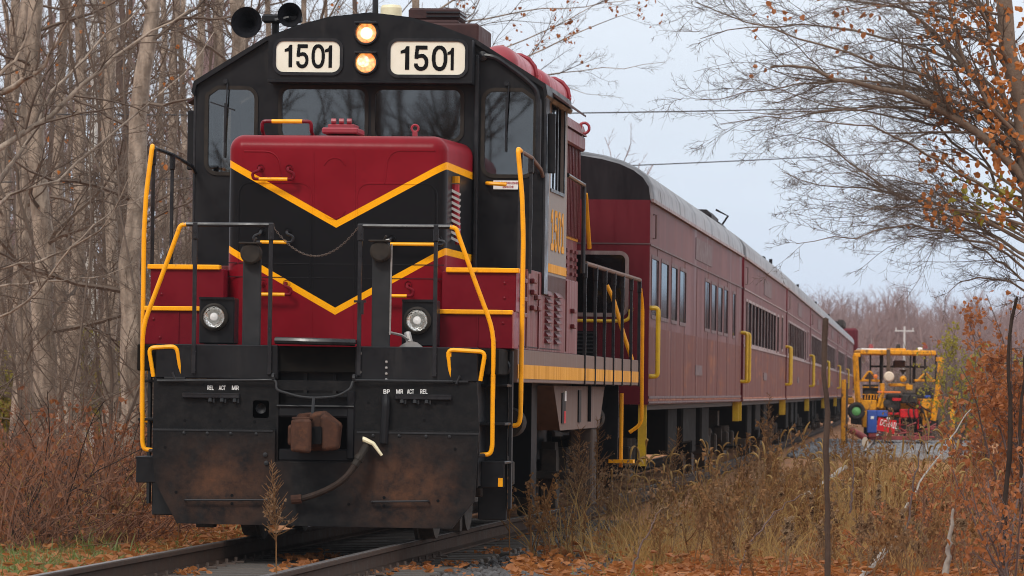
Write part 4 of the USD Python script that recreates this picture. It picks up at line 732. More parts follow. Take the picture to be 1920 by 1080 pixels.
# ------------------------------------------------------------------ yellow track machine on the siding, and what stands round it
MY = 158.0; mo = at(1685, 822, MY); MZ = -.06
def mp(cx, cy, v=0.0):                                         # pixel of the enlarged view -> the machine's own frame at depth v
    p = at(1580 + cx / 5.142, 630 + cy / 5.142, MY + v); return np.array([p[0] - mo[0], v, p[2] - MZ])
m = thing('track_maintenance_machine', 'yellow track maintenance machine with open canopy frame on the siding right of the coaches', 'track machine', (mo[0], MY, MZ))
def pbox(mb, x0, y0, x1, y1, v0, v1, b=.01): a, c = mp(x0, y1, v0), mp(x1, y0, v0); return mb.box(a[0], c[0], v0, v1, a[2], c[2], b)
pbox(MB(), 172, 140, 902, 178, 0, 3.0, .03).build('canopy', 'machine_yellow', m); pbox(MB(), 182, 122, 425, 138, .1, 2.5).build('canopy_cover', 'white', m); pbox(MB(), 460, 120, 610, 138, .2, 2.8, .03).build('roof_hump', 'machine_yellow', m)
for x, w, y0, y1, v in ((168, 14, 178, 430, .1), (370, 14, 178, 460, 2.7), (690, 16, 178, 455, 2.7), (655, 8, 178, 455, .4), (900, 10, 178, 470, .1), (268, 8, 178, 440, 1.5), (795, 9, 178, 330, 1.5), (385, 8, 178, 430, .3)): pbox(MB(), x - w, y0, x + w, y1, v, v + .12).build('canopy_post', 'machine_dark', m)
MB().mesh(pbox(MB(), 270, 290, 830, 302, 2.6, 2.7).get()).build('rear_rail', 'machine_dark', m); pbox(MB(), 492, 236, 606, 298, 2.3, 2.6, .03).build('control_box', 'machine_brown', m)
for pts in (((122, 190), (138, 500), (150, 640)), ((952, 215), (915, 560), (872, 815))):
    MB().tube([mp(*q, -.1) for q in pts], .085, 4).build('outer_leg', 'machine_yellow', m, smooth=False)
pbox(MB(), 106, 165, 172, 205, -.12, .2, .02).build('leg_bracket', 'machine_yellow', m); pbox(MB(), 903, 203, 966, 248, -.12, .2, .02).build('leg_bracket', 'machine_yellow', m)
MB().tube([mp(440, 130, -.15), mp(441, 345, -.15)], .055, 8).build('exhaust_pipe', 'machine_brown', m)
c = mp(448, 392, -.25); MB().lathe([(.0, 0), (.12, .01), (.155, .05), (.155, .09), (0, .1)], c, (0, 1, 0), 20).build('pale_float', 'pale_disc', m)
c = mp(585, 414, -.1); MB().lathe([(.02, -.02), (.06, 0), (.09, .02), (.10, .08), (0, .1)], c, (0, 1, 0), 18).build('work_lamp', 'machine_yellow', m)
a = mp(583, 345, .1); MB().lathe([(.14, .06), (.06, 0), (.03, -.08)], a, (0, 0, 1), 12).build('funnel', 'machine_dark', m)
for x, y0, w in ((258, 345, 1), (797, 365, 1)):
    MB().tube(bend([mp(x - 72, 425, .2), mp(x - 12, y0, .2), mp(x + 14, y0, .2), mp(x + 72, 425, .2)], .05), .035, 6).build('seat_frame', 'machine_yellow', m)
    pbox(MB(), x - 100, 420, x + 100, 440, .1, .7, .02).build('seat_base', 'machine_yellow', m)
    pbox(MB(), x - 40, 360, x + 40, 420, .6, .7, .03).build('seat_back', 'machine_brown', m); MB().tube([mp(x, 350, .0), mp(x + 5, 500, .0)], .03, 6).build('control_lever', 'machine_dark', m)
pbox(MB(), 452, 458, 640, 486, .0, .5, .02).build('front_bar', 'machine_yellow', m); pbox(MB(), 610, 470, 676, 522, -.1, .3, .02).build('valve_box', 'machine_yellow', m); pbox(MB(), 362, 456, 407, 525, -.1, .2, .02).build('valve_box', 'machine_yellow', m)
pbox(MB(), 335, 535, 560, 548, -.15, -.05, .01).build('orange_bar', 'orange', m); MB().tube([mp(395, 525, -.1), mp(345, 690, -.1)], .06, 4).build('brace', 'machine_yellow', m)
pbox(MB(), 568, 565, 722, 650, -.5, .4, .04).build('engine', 'machine_dark', m); pbox(MB(), 590, 545, 700, 566, -.3, .3, .03).build('engine_top', 'machine_dark', m)
pbox(MB(), 555, 706, 732, 792, -.6, -.2, .03).build('red_box', 'machine_red', m)
for r in ((480, 600, 565, 626), (440, 738, 545, 760), (735, 630, 752, 700), (545, 792, 560, 900), (720, 790, 735, 900)): pbox(MB(), *r, -.4, -.25, .01).build('red_frame', 'machine_red', m)
mb = MB()
for k, (x, y, r) in enumerate(((430, 650, .11), (460, 690, .09), (505, 680, .1), (530, 820, .12), (650, 840, .1), (600, 880, .1), (480, 800, .08))): mb.lathe([(0, 0), (r, .02), (r, .3), (0, .32)], mp(x, y, -.3), (0, 1, 0), 12)
mb.build('gear_motor', 'machine_dark', m); pbox(MB(), 420, 560, 560, 760, .1, .6, .04).build('gear_case', 'machine_dark', m)
r = np.random.default_rng(14)
for k in range(8):
    x, y = r.uniform(400, 780), r.uniform(560, 740); MB().tube(spline([mp(x, y, -.5), mp(x + r.uniform(-40, 40), y + 70, -.7), mp(x + r.uniform(-90, 90), y + 110, -.55), mp(x + r.uniform(-120, 120), y + r.uniform(40, 160), -.3)], 12), .022, 5).build('hydraulic_hose', 'rubber', m)
for r in ((175, 618, 328, 715), (190, 716, 238, 880), (345, 600, 400, 700)): pbox(MB(), *r, -.1, .3, .02).build('side_panel', 'machine_yellow', m)
a = [mp(748, 608), mp(845, 605), mp(842, 690), mp(800, 700), mp(822, 865), mp(768, 870), mp(762, 690)]; MB().prism([(q[0], q[2]) for q in a], -.15, .1).build('side_panel', 'machine_yellow', m)
pbox(MB(), 795, 572, 850, 598, -.1, .3, .03).build('blue_can', 'barrel_blue', m)
for r in ((48, 598, 112, 660), (905, 634, 1008, 688)): pbox(MB(), *r, .2, .9, .03).build('outrigger_box', 'machine_yellow', m)
pbox(MB(), 205, 470, 345, 620, .2, .8, .02).build('operator_console', 'machine_dark', m); pbox(MB(), 715, 500, 880, 600, .3, .9, .02).build('operator_console', 'machine_dark', m)
mb = MB()
for x in (215, 240, 270, 300, 325): mb.tube([mp(x, 610, .1), mp(x + 4, 560, .1)], .02, 5)
for y in (490, 560): pbox(mb, 190, y, 345, y + 8, .1, .15)
mb.build('console_rails', 'machine_yellow', m)
mb = MB(); r = np.random.default_rng(4)
for k in range(26):
    x, y = r.uniform(270, 850), r.uniform(800, 985); L_ = r.uniform(40, 120); q = r.uniform(-.9, .9); mb.tube([mp(x, y, -.6 + k * .02), mp(x + L_ * math.cos(q), y + L_ * math.sin(q) * .6, -.6 + k * .02)], .025, 5)
pbox(mb, 258, 968, 835, 1000, -.7, -.55); tag(mb.build('work_head', 'machine_rusty_red', m), kind='stuff')
mb = MB()
for k in range(16): x, y = r.uniform(420, 880), r.uniform(800, 960); mb.tube([mp(x, y, .1), mp(x + r.uniform(-30, 30), y + r.uniform(-80, 80), .1)], .03, 5)
tag(mb.build('work_head_rods', 'machine_dark', m), kind='stuff')
for x, mat in ((272, 'machine_rusty_red'), (796, 'machine_rusty_red'), (535, 'machine_dark')):
    MB().lathe([(.07, 0), (.07, .06), (.045, .13), (0, .14)], mp(x, 122, .6), (0, 0, 1), 12).build('roof_beacon', mat, m)
MB().tube([mp(275, 100, .6), mp(277, 20, .6)], .008, 5).build('whip_aerial', 'steel', m); pbox(MB(), 725, 112, 770, 140, .4, .6, .02).build('roof_lamp', 'white', m)
c = mp(318, 388, 0); MB().lathe([(0, -.02), (.06, 0), (.06, .05), (0, .07)], c, (0, 1, 0), 12).build('orange_marker', 'orange', m); pbox(MB(), 188, 200, 215, 262, 1.2, 1.3).build('white_panel', 'white', m)
MB().box(-1.2, 1.2, .3, 3.6, .45, .65, .02).build('chassis', 'machine_dark', m); MB().box(-1.1, 1.1, 1.0, 3.2, .65, 1.25, .05).build('engine_housing', 'machine_yellow', m)
for y in (.8, 3.0):
    for s in (-1, 1): MB().lathe([(0, 0), (.34, 0), (.35, .1), (.38, .11), (.38, .14), (0, .14)], (s * .82, y, .35), (-s, 0, 0), 20).build('wheel', 'wheel', m)
c = mp(132, 725, -.4); hr = MB().tube([(c[0] + .2 * math.cos(q), c[1], c[2] + .2 * math.sin(q)) for q in np.linspace(0, 2 * np.pi, 19)], .07, 8, False).build('hose_reel', 'machine_dark', m)
MB().lathe([(0, 0), (.10, .02), (.14, .05), (.14, .1), (0, .1)], c + [0, -.05, 0], (0, 1, 0), 16).build('reel_hub', 'reel_green', hr)
for r_, lab in (((240, 716, 326, 935), 'b'),):
    p = mp(283, 935, -1.2) + [mo[0], MY, MZ]; w = .28; b = thing('blue_tool_locker', 'blue steel locker with a white label in front of the yellow track machine', 'locker', p); h = mp(283, 716, -1.2)[2] - mp(283, 935, -1.2)[2]
    MB().box(-w / 2, w / 2, 0, .3, 0, h, .02).build('body', 'barrel_blue', b); MB().box(w / 2 - .005, w / 2 + .32, .02, .28, h * .72, h, .02).build('shelf', 'barrel_blue', b); MB().box(-.04, .05, -.006, 0, h * .62, h * .74).build('paper_label', 'white', b); MB().box(-.1, .12, .02, .28, -.13, 0, .02).build('base', 'machine_rusty_red', b)
a, b_, c, d = (mp(*q, -2.0) for q in ((345, 785), (520, 815), (495, 945), (328, 905))); p0 = (a + b_ + c + d) / 4
sg = thing('derail_sign', 'red DERAIL sign with white letters leaning in front of the yellow machine', 'sign', p0 + [mo[0], MY, MZ])
q = [np.array([v[0], v[2]]) - [p0[0], p0[2]] for v in (d, c, b_, a)]
MB().prism([tuple(v) for v in q], 0, .02).build('plate', 'sign_red', sg, smooth=False); tilt = math.atan2(q[1][1] - q[0][1], q[1][0] - q[0][0])
text(MB(), 'DERAIL', .17, q[3][0] * .88, -.003, q[3][1] - .215, .004, False, width=.52, roll=tilt).build('lettering', 'white', sg, smooth=False)
MB().tube([(-.1, .04, -.22), (-.12, .06, -.55)], .02, 6).tube([(.12, .04, -.24), (.14, .06, -.55)], .02, 6).build('stand', 'machine_brown', sg)
MB().raw(*sph_hull([(.05, -.01, .20)], .05, 2)).build('reflector_ball', 'white', sg)
def tall_post(name, label, px, py0, py1, Y, w, mat, top=None):
    a = at(px, py0, Y); z0 = ground_z(a[0], Y); t = thing(name, label, 'post', (a[0], Y, float(z0))); MB().box(-w / 2, w / 2, -w / 2, w / 2, -.2, a[2] - z0, .01).build('shaft', mat, t)
    if top: MB().box(-w * .3, w * .3, -w * .3, w * .3, a[2] - z0, a[2] - z0 + .12, .01).build('cap', top, t)
    return t
tall_post('marker_post', 'yellow square post left of the track machine beside the coaches', 1582, 712, 820, 150, .12, 'machine_yellow')
tall_post('marker_post', 'dark weathered post right beside the left yellow post', 1588, 718, 820, 151, .07, 'bark_dark')
tall_post('marker_post', 'yellow post with a brown cap right of the track machine', 1786, 742, 810, 150, .13, 'machine_yellow', 'bark_dark')
p = at(1603, 822, 148); rc = thing('red_cylinder', 'dark red gas cylinder lying left of the blue locker', 'gas cylinder', p); MB().raw(*sph_hull([(-.1, 0, .22), (.25, 0, .04)], .09, 2)).build('body', 'machine_rusty_red', rc); MB().cyl((-.17, 0, .25), (-.24, 0, .29), .03, 8).build('valve', 'machine_dark', rc)
p = at(1622, 830, 146); pd = thing('tan_paddle', 'tan rounded paddle board standing below the blue locker', 'board', p); MB().prism(Polygon([(x * .09, z * .16) for x, z in ((math.cos(q), math.sin(q)) for q in np.linspace(0, 2 * np.pi, 17)[:-1])]), 0, .03).build('blade', 'pale_disc', pd); MB().cyl((0, .015, -.14), (0, .015, -.35), .02, 6).build('handle', 'machine_brown', pd)

# ------------------------------------------------------------------ wires, distant pole, house glimpsed on the left
for lab, (a, b, Y) in (('upper utility wire crossing the sky behind the locomotive cab', ((1080, 212), (1560, 203), 95)), ('lower utility wire crossing the sky above the first coach', ((1215, 309), (1520, 295), 110))):
    A, B_ = at(*a, Y), at(*b, Y + 6); d = (B_ - A) / (B_[0] - A[0]); xs = np.linspace(-24, 24, 40); P0 = A + d * (xs - A[0])[:, None]; P0[:, 2] += ((xs - (A[0] + B_[0]) / 2) ** 2 - ((A[0] - B_[0]) / 2) ** 2) * .0012
    w = thing('utility_wire', lab, 'wire', (0, 0, 0)); MB().tube(P0, .012, 5).build('cable', 'wire', w)
p = at(1696, 615, 330); gz = float(ground_z(p[0], 330)); t = thing('utility_pole', 'pale utility pole with one crossarm rising behind the yellow track machine', 'utility pole', (p[0], 330, gz)); MB().tube([(0, 0, -.2), (0, 0, p[2] - gz + .1)], [.09, .06], 8).build('pole', 'pole_pale', t); MB().box(-.6, .6, -.04, .04, p[2] - gz - .22, p[2] - gz - .14).build('crossarm', 'pole_pale', t)
for x in (-.52, .52): MB().cyl((x, 0, p[2] - gz - .14), (x, 0, p[2] - gz + .02), .04, 6).build('insulator', 'pole_pale', t)
p = at(-10, 480, 150); gz = float(ground_z(p[0], 150)); t = thing('house', 'pale house with grey roof glimpsed between trunks at the left edge', 'house', (p[0], 150, gz)); h = p[2] - gz
MB().box(-6, .35, 0, 8, -.5, h, .02).build('wall', 'house_wall', t); MB().prism([(-6.4, h), (.6, h), (.5, h + .2), (-2.8, h + 2.2), (-6.3, h + .2)], -.4, 8.4).build('roof', 'house_roof', t)
for x in (-4.5, -2.6, -.7): f = MB().box(x - .5, x + .5, -.03, .0, h - 1.8, h - .5).build('window', 'white', t); MB().box(x - .44, x + .44, -.036, -.03, h - 1.74, h - .56).build('pane', 'ink', f)
# ------------------------------------------------------------------ growing things: branches level by level, leaves, blades
def unit(v): return v / np.maximum(np.linalg.norm(v, axis=-1, keepdims=True), 1e-9)
def skin(P, R, k):                                             # N branches of n points -> tapered tubes
    N, n = P.shape[:2]; t = unit(P[:, -1] - P[:, 0]); ref = np.where(abs(t[:, 2:3]) < .9, [[0, 0, 1.0]], [[1.0, 0, 0]]); a = unit(np.cross(t, ref)); b = np.cross(t, a)
    th = np.arange(k) * 2 * np.pi / k; ring = np.cos(th)[None, :, None] * a[:, None] + np.sin(th)[None, :, None] * b[:, None]
    V = (P[:, :, None] + R[:, :, None, None] * ring[:, None]).reshape(-1, 3); q, i, j = np.meshgrid(np.arange(N), np.arange(n - 1), np.arange(k), indexing='ij'); o = q * n * k; j2 = (j + 1) % k
    return V, np.stack([o + i * k + j, o + i * k + j2, o + (i + 1) * k + j2, o + (i + 1) * k + j], -1).reshape(-1, 4)
def extend(rng, P0, D0, L0, n, wob, up):
    N = len(P0); P = [P0]; d = unit(D0); st = (L0 / n)[:, None]
    for _ in range(n): d = unit(d + rng.normal(size=(N, 3)) * wob + np.array([0, 0, up])); P.append(P[-1] + d * st)
    return np.stack(P, 1)
def spawn(rng, P, R, m, t0, ang, lr, rr, bias=None, t1=1.0, keep=.55, rmin=.0022):
    N, n = P.shape[:2]; t = np.sort(rng.uniform(t0, t1, (N, m)), 1); x = t * (n - 1); i = np.minimum(x.astype(int), n - 2); f = (x - i)[..., None]; r = np.arange(N)[:, None]
    p = P[r, i] * (1 - f) + P[r, i + 1] * f; d = unit(P[r, i + 1] - P[r, i]); rad = R[r, i] * (1 - f[..., 0]) + R[r, i + 1] * f[..., 0]
    s = unit(np.cross(d, rng.normal(size=d.shape))); a = np.radians(rng.normal(ang[0], ang[1], t.shape))[..., None]; D = d * np.cos(a) + s * np.sin(a)
    if bias is not None: D = unit(D + np.array(bias))
    L = np.linalg.norm(P[:, -1] - P[:, 0], axis=1)[:, None] * lr * (1 - keep * t) * rng.uniform(.55, 1.25, t.shape)
    return p.reshape(-1, 3), D.reshape(-1, 3), L.reshape(-1), np.maximum(rad * rr, rmin).reshape(-1)
def taper(r0, n, tip): return r0[:, None] * np.linspace(1, tip, n + 1)[None, :]
def branches(rng, P, R, levels, mb):                           # levels: (m, t0, angle, lr, rr, n, wob, up, sides, bias)
    ends = []
    for m, t0, ang, lr, rr, n, wob, up, k, bias in levels:
        p, d, L_, r = spawn(rng, P, R, m, t0, ang, lr, rr, bias); ok = L_ > .04; p, d, L_, r = p[ok], d[ok], L_[ok], r[ok]
        P = extend(rng, p, d, L_, n, wob, up); R = taper(r, n, .45); mb.raw(*skin(P, R, k)); ends.append(P)
    return ends
def leaf_mesh(rng, pts, size, droop=.6):                       # folded leaves, each with its own four triangles
    N = len(pts); s = rng.uniform(*size, N)[:, None]; n = unit(rng.normal(size=(N, 3)) * [1, 1, .6]); a = unit(np.cross(n, rng.normal(size=(N, 3)))); a[:, 2] -= droop * rng.uniform(0, 1, N); a = unit(a); b = unit(np.cross(n, a)); c = np.cross(a, b) * .25
    V = np.stack([pts, pts + (a * .35 + b * .38 + c) * s, pts + (a * .75 + b * .3 + c) * s, pts + a * s, pts + (a * .75 - b * .3 + c) * s, pts + (a * .35 - b * .38 + c) * s], 1)
    F = np.array([[0, 1, 2], [0, 2, 3], [0, 3, 4], [0, 4, 5]])[None] + 6 * np.arange(N)[:, None, None]
    return V.reshape(-1, 3), F.reshape(-1, 3)
def blades(rng, base, h, w, lean=.35, n=3):
    N = len(base); d = unit(np.c_[rng.normal(size=(N, 2)) * lean, np.ones(N)]); hh = rng.uniform(*h, N); P = [base]; st = (hh / n)[:, None]
    for k in range(n): d = unit(d + np.c_[d[:, :2] * .35, np.full(N, -.12 * k)]); P.append(P[-1] + d * st)
    P = np.stack(P, 1); ph = rng.uniform(0, np.pi, N); sd = np.c_[np.cos(ph), np.sin(ph), np.zeros(N)]; W = np.linspace(1, .15, n + 1)[None, :, None] * w
    V = np.concatenate([P + sd[:, None] * W, P - sd[:, None] * W], 1).reshape(-1, 3); i = np.arange(n); q = np.stack([i, i + 1, n + 1 + i + 1, n + 1 + i], -1)
    return V, (q[None] + (2 * n + 2) * np.arange(N)[:, None, None]).reshape(-1, 4)
def pxa(pts, Y, dz=0): return np.array([at(x, y, Y + (q * dz if dz else 0)) for q, (x, y) in enumerate(pts)])
def resample(p, n):
    p = np.array(p, float); d = np.r_[0, np.cumsum(np.linalg.norm(np.diff(p, axis=0), axis=1))]; s = np.linspace(0, d[-1], n)
    from scipy.interpolate import PchipInterpolator
    return np.stack([PchipInterpolator(d, p[:, k])(s) for k in range(3)], 1)

# ---- the wood on the left: every trunk in view is a tree
TREES = [  # pixel x at y 850, at y 400, at y 0, width in px, distance, bark
    (-30, 6, 30, 24, 92, 'bark'), (40, 40, 48, 30, 84, 'bark'), (88, 74, 60, 38, 78, 'bark'), (112, 112, 121, 22, 96, 'bark'), (132, 146, 150, 26, 88, 'bark'), (168, 172, 176, 17, 104, 'bark_pale'),
    (205, 208, 205, 26, 82, 'bark'), (228, 196, 190, 13, 112, 'bark'), (238, 252, 282, 40, 76, 'bark'), (262, 238, 226, 16, 100, 'bark_dark'), (288, 300, 306, 15, 108, 'bark'), (330, 322, 330, 20, 118, 'bark'),
    (352, 346, 342, 13, 126, 'bark'), (385, 372, 376, 20, 92, 'bark'), (405, 402, 412, 26, 100, 'bark'), (470, 455, 447, 42, 88, 'bark'), (520, 510, 500, 14, 120, 'bark'), (560, 565, 570, 14, 112, 'bark'), (600, 612, 610, 9, 128, 'bark'), (668, 662, 665, 12, 118, 'bark_dark'),
    (14, 18, 12, 12, 120, 'bark'), (60, 98, 92, 11, 130, 'bark_dark'), (140, 128, 134, 9, 125, 'bark'), (190, 226, 244, 10, 118, 'bark_dark')]
ORDN = ['first', 'second', 'third', 'fourth', 'fifth', 'sixth', 'seventh', 'eighth', 'ninth', 'tenth', 'eleventh', 'twelfth', 'thirteenth', 'fourteenth', 'fifteenth', 'sixteenth', 'seventeenth', 'eighteenth', 'nineteenth', 'twentieth', 'twenty-first', 'twenty-second', 'twenty-third', 'twenty-fourth', 'twenty-fifth']
TREES.sort(key=lambda t: t[1])
for i, (x0, x1, x2, w, Y, bk) in enumerate(TREES):
    rng = np.random.default_rng(100 + i); a, b, c = at(x0, 850, Y), at(x1, 400, Y), at(x2, 0, Y); r0 = w / 2 / FPX * Y * 1.08; gz = float(ground_z(a[0], Y)); a0 = a + (a - b) / (a[2] - b[2] + 1e-9) * (gz - .2 - a[2]); top = c + (c - b) * 1.0 + rng.normal(size=3) * [.4, .4, .6]
    kind = 'thick' if w >= 36 else 'slender' if w <= 14 else 'straight'; col = 'pale whitish' if bk == 'bark_pale' else 'dark' if bk == 'bark_dark' else 'grey-brown'
    t = thing('bare_tree', f'{kind} {col} bare tree, {ORDN[i]} trunk from the left in the wood', 'tree', (a0[0], a0[1], gz), group=None)
    o = np.array([a0[0], a0[1], gz]); P = resample(np.array([a0, a, b, c, top]) - o, 16) + np.r_[np.zeros((1, 3)), rng.normal(size=(15, 3)) * .035]; R = r0 * (1.25 - .85 * np.linspace(0, 1, 16)) ; R[0] *= 1.25
    MB().raw(*skin(P[None], R[None], 9 if w > 20 else 7)).build('trunk', bk, t, smooth=True)
    mb = MB(); big = w > 20
    branches(rng, P[None], R[None] * .9, [(17 if big else 14, .22, (58, 14), .25 if big else .22, .26 if big else .4, 6, .16, .05, 4, (.12, 0, 0)), (8, .2, (45, 16), .52, .5, 5, .2, .03, 3, None), (6, .15, (42, 16), .5, .6, 3, .22, .02, 3, None)], mb)
    mb.build('crown', 'twig', t, smooth=False)
    if i % 2 == 0:
        rngl = np.random.default_rng(300 + i); e = mb.get().vertices; q = e[rngl.integers(0, len(e), 60)]; MB().raw(*leaf_mesh(rngl, q[np.argsort(q[:, 2])[:26]], (.06, .11))).build('leaves', 'orange_leaf', t, smooth=False)

# ---- long bare limbs that cross in front of the wood from the left edge, from a tree just outside
def limb_tree(name, label, base, trunk_px, Y, w, limbs, levels, bark, twig, seed, group=None, leaves=None):
    rng = np.random.default_rng(seed); tp = pxa(trunk_px, Y); gz = float(ground_z(tp[0][0], Y)); o = np.array([tp[0][0], Y, gz]); t = thing(name, label, 'tree', o, group=group)
    P = resample(tp - o, 18) + rng.normal(size=(18, 3)) * .02; r0 = w / 2 / FPX * Y; R = r0 * np.linspace(1.2, .55, 18); MB().raw(*skin(P[None], R[None], 10)).build('trunk', bark, t, smooth=True)
    mb = MB(); tw = MB(); ends = []
    for k, (pts, lw, dy) in enumerate(limbs):
        lp = np.array([at(x, y, Y + dy * q / (len(pts) - 1)) for q, (x, y) in enumerate(pts)]) - o; Q = resample(lp, 14) + np.r_[np.zeros((1, 3)), rng.normal(size=(13, 3)) * .018]; rr = lw / 2 / FPX * Y * np.linspace(1.05, .22, 14); rr = np.maximum(rr, .004)
        rr = rr * .85; mb.raw(*skin(Q[None], rr[None], 6)); ends += branches(rng, Q[None], rr[None], levels, tw)
    mb.build('limbs', bark, t, smooth=True); tw.build('twigs', twig, t, smooth=False)
    if leaves:
        mat, n, box_, size = leaves; c = np.vstack([e.reshape(-1, 3) for e in ends[-1:]] + [e.reshape(-1, 3) for e in ends]); d = c + o - EYE; xx = 960 + FPX * (d @ RT) / (d @ FW); yy = 540 - FPX * (d @ UPV) / (d @ FW)
        ok = (xx > box_[0]) & (xx < box_[2]) & (yy > box_[1]) & (yy < box_[3]); c = c[ok]
        if len(c): s = c[rng.integers(0, len(c), n // 4)]; s = (s[:, None] + rng.normal(size=(len(s), 4, 3)) * .07).reshape(-1, 3); MB().raw(*leaf_mesh(rng, s, size)).build('leaves', mat, t, smooth=False)
    return t
LV = [(11, .12, (40, 14), .34, .5, 5, .13, .03, 4, None), (7, .12, (38, 15), .5, .6, 4, .16, .02, 3, None), (5, .15, (38, 15), .5, .65, 3, .2, .0, 3, None)]
limb_tree('limb_tree', 'bare tree left of the picture whose long thin limbs rise across the wood', None, ((-95, 1000), (-90, 500), (-80, 100), (-90, -350)), 66, 46,
    [(((-85, 330), (0, 275), (70, 235), (150, 165), (250, 80), (360, 20)), 17, 1), (((-85, 220), (0, 175), (40, 155), (90, 110), (130, 40)), 20, -1), (((-88, 430), (0, 340), (60, 250), (110, 160), (210, 60), (300, -20)), 11, 2), (((-88, 480), (0, 380), (110, 330), (220, 240), (330, 150), (400, 60)), 9, 2), (((-90, 520), (20, 500), (120, 470), (200, 400), (280, 370)), 8, 1), (((-90, 560), (40, 530), (140, 525), (250, 495)), 7, 1), (((-90, 180), (20, 120), (60, 40), (80, -40)), 12, 0), (((-90, 620), (60, 560), (130, 470), (180, 440), (240, 330)), 7, -1)], LV, 'bark', 'twig', 41)
limb_tree('limb_tree', 'bare tree behind the cab roof whose thin limbs reach right over the coaches', None, ((760, 900), (770, 500), (780, 150), (760, -300)), 92, 20,
    [(((775, 230), (880, 120), (960, 85), (1060, 40), (1130, 0)), 6, 1), (((775, 260), (900, 150), (1000, 100), (1100, 55), (1190, 20)), 6, -1), (((775, 300), (900, 190), (1020, 140), (1130, 130), (1250, 115)), 5, 1), (((775, 330), (930, 180), (1040, 160), (1120, 175), (1170, 185)), 4, 0), (((775, 60), (850, 0), (940, -30), (1050, -40)), 6, 0), (((775, 100), (880, 40), (1000, 20), (1120, 10), (1240, -20)), 5, 2), (((772, 150), (700, 60), (640, 0)), 6, 0), (((775, 200), (860, 60), (900, 0), (930, -60)), 6, 0)], LV, 'bark', 'twig', 42, leaves=('rust_leaf', 150, (840, 0, 1260, 190), (.05, .09)))

# ---- the big tree at the right edge, its limbs hanging left over the track
RL_ = [(((1893, 330), (1848, 262), (1778, 218), (1700, 181), (1607, 160), (1500, 128), (1440, 120)), 22, -1), (((1885, 300), (1850, 180), (1780, 90), (1693, 11), (1640, -60)), 18, 1), (((1895, 440), (1800, 400), (1707, 374), (1633, 333), (1559, 278), (1496, 256)), 10, 0), (((1890, 470), (1759, 393), (1652, 356), (1559, 352), (1467, 326)), 8, 1.5),
      (((1890, 500), (1800, 440), (1700, 425), (1600, 440), (1490, 456)), 7, -1), (((1880, 180), (1780, 110), (1650, 70), (1480, 45), (1310, 70)), 9, 2), (((1878, 220), (1760, 150), (1620, 110), (1460, 60), (1300, 5)), 9, -1), (((1880, 260), (1760, 180), (1600, 150), (1430, 170), (1300, 190)), 8, 0), (((1880, 120), (1790, 40), (1650, 10), (1500, -10), (1380, -20)), 9, 1),
      (((1885, 280), (1790, 230), (1650, 200), (1500, 210), (1370, 215)), 7, 2), (((1888, 380), (1790, 320), (1690, 260), (1590, 230), (1510, 225)), 8, -2), (((1885, 350), (1800, 280), (1700, 220), (1560, 200), (1420, 150)), 8, 1), (((1888, 520), (1830, 460), (1790, 430), (1720, 470)), 7, 0), (((1880, 60), (1800, -20), (1700, -60)), 12, 1), (((1890, 250), (1930, 120), (1960, 20)), 14, 0), (((1890, 560), (1840, 520), (1800, 530), (1770, 570)), 7, 0),
      (((1880, 100), (1840, 30), (1780, -40)), 12, -1), (((1890, 420), (1860, 330), (1800, 170), (1760, 60), (1700, 30)), 8, 1)]
RV = [(15, .08, (32, 13), .44, .36, 6, .12, .0, 4, (-.2, 0, -.03)), (9, .08, (36, 14), .5, .55, 5, .15, .01, 3, (-.12, 0, 0)), (6, .1, (38, 15), .5, .6, 4, .18, .02, 3, None)]
_r = np.random.default_rng(77)
for _ in range(16):
    y0 = _r.uniform(-80, 560); ln = _r.uniform(180, 560); dy = _r.uniform(-140, 40) * ln / 500 + (-30 if y0 > 400 else 0); mid = _r.uniform(-60, -5); x0 = 1893 - max(0, 200 - y0) * .07
    RL_.append((((x0, y0), (x0 - ln * .35, y0 + dy * .45 + mid * .5), (x0 - ln * .7, y0 + dy * .8 + mid * .4), (x0 - ln, y0 + dy)), _r.uniform(4, 8), _r.uniform(-2, 2)))
RL_ = [(((float(np.interp(p[0][1], [-300, -20, 120, 300, 650, 1060], [1840, 1878, 1898, 1926, 1978, 2010])), p[0][1] + 25),) + tuple(p[1:]), w, d) for p, w, d in RL_]
RL_ += [(((1950, 430), (1895, 250), (1862, 100), (1842, -60)), 20, 1), (((1935, 330), (1905, 260), (1840, 180), (1790, 60), (1760, -60)), 13, -1)]
bt = limb_tree('maple_tree', 'large bare tree at the right edge with drooping limbs and clinging orange leaves', None, ((2010, 1060), (1978, 650), (1926, 300), (1898, 120), (1878, -20), (1840, -300)), 62, 44, RL_, RV, 'bark_brown', 'twig', 43, leaves=('orange_leaf', 560, (1735, 0, 2000, 420), (.05, .095)))
rng = np.random.default_rng(44); o = np.array(bt.GetAttribute('xformOp:translate').Get())
s = np.array([at(rng.normal(1855, 40), rng.normal(375, 28), 62 + rng.normal() * .4) for _ in range(64)]) - o; MB().raw(*leaf_mesh(rng, s, (.07, .12))).build('yellow_leaves', 'yellow_leaf', bt, smooth=False)
s = np.array([at(rng.choice([1570, 1420, 1440, 1380, 1585, 1490, 1560, 1565, 1625, 1635]) + rng.normal() * 8, rng.choice([30, 10, 150, 105, 140, 20, 45, 60, 50, 35]) + rng.normal() * 8, 62 + rng.normal() * .4) for _ in range(46)]) - o; MB().raw(*leaf_mesh(rng, s, (.06, .095))).build('leaves', 'rust_leaf', bt, smooth=False)
s = np.array([at(rng.normal(1880, 28), abs(rng.normal(215, 110)), 62 + rng.normal() * .7) for _ in range(380)]) - o; MB().raw(*leaf_mesh(rng, s, (.055, .105))).build('leaves', 'orange_leaf', bt, smooth=False)

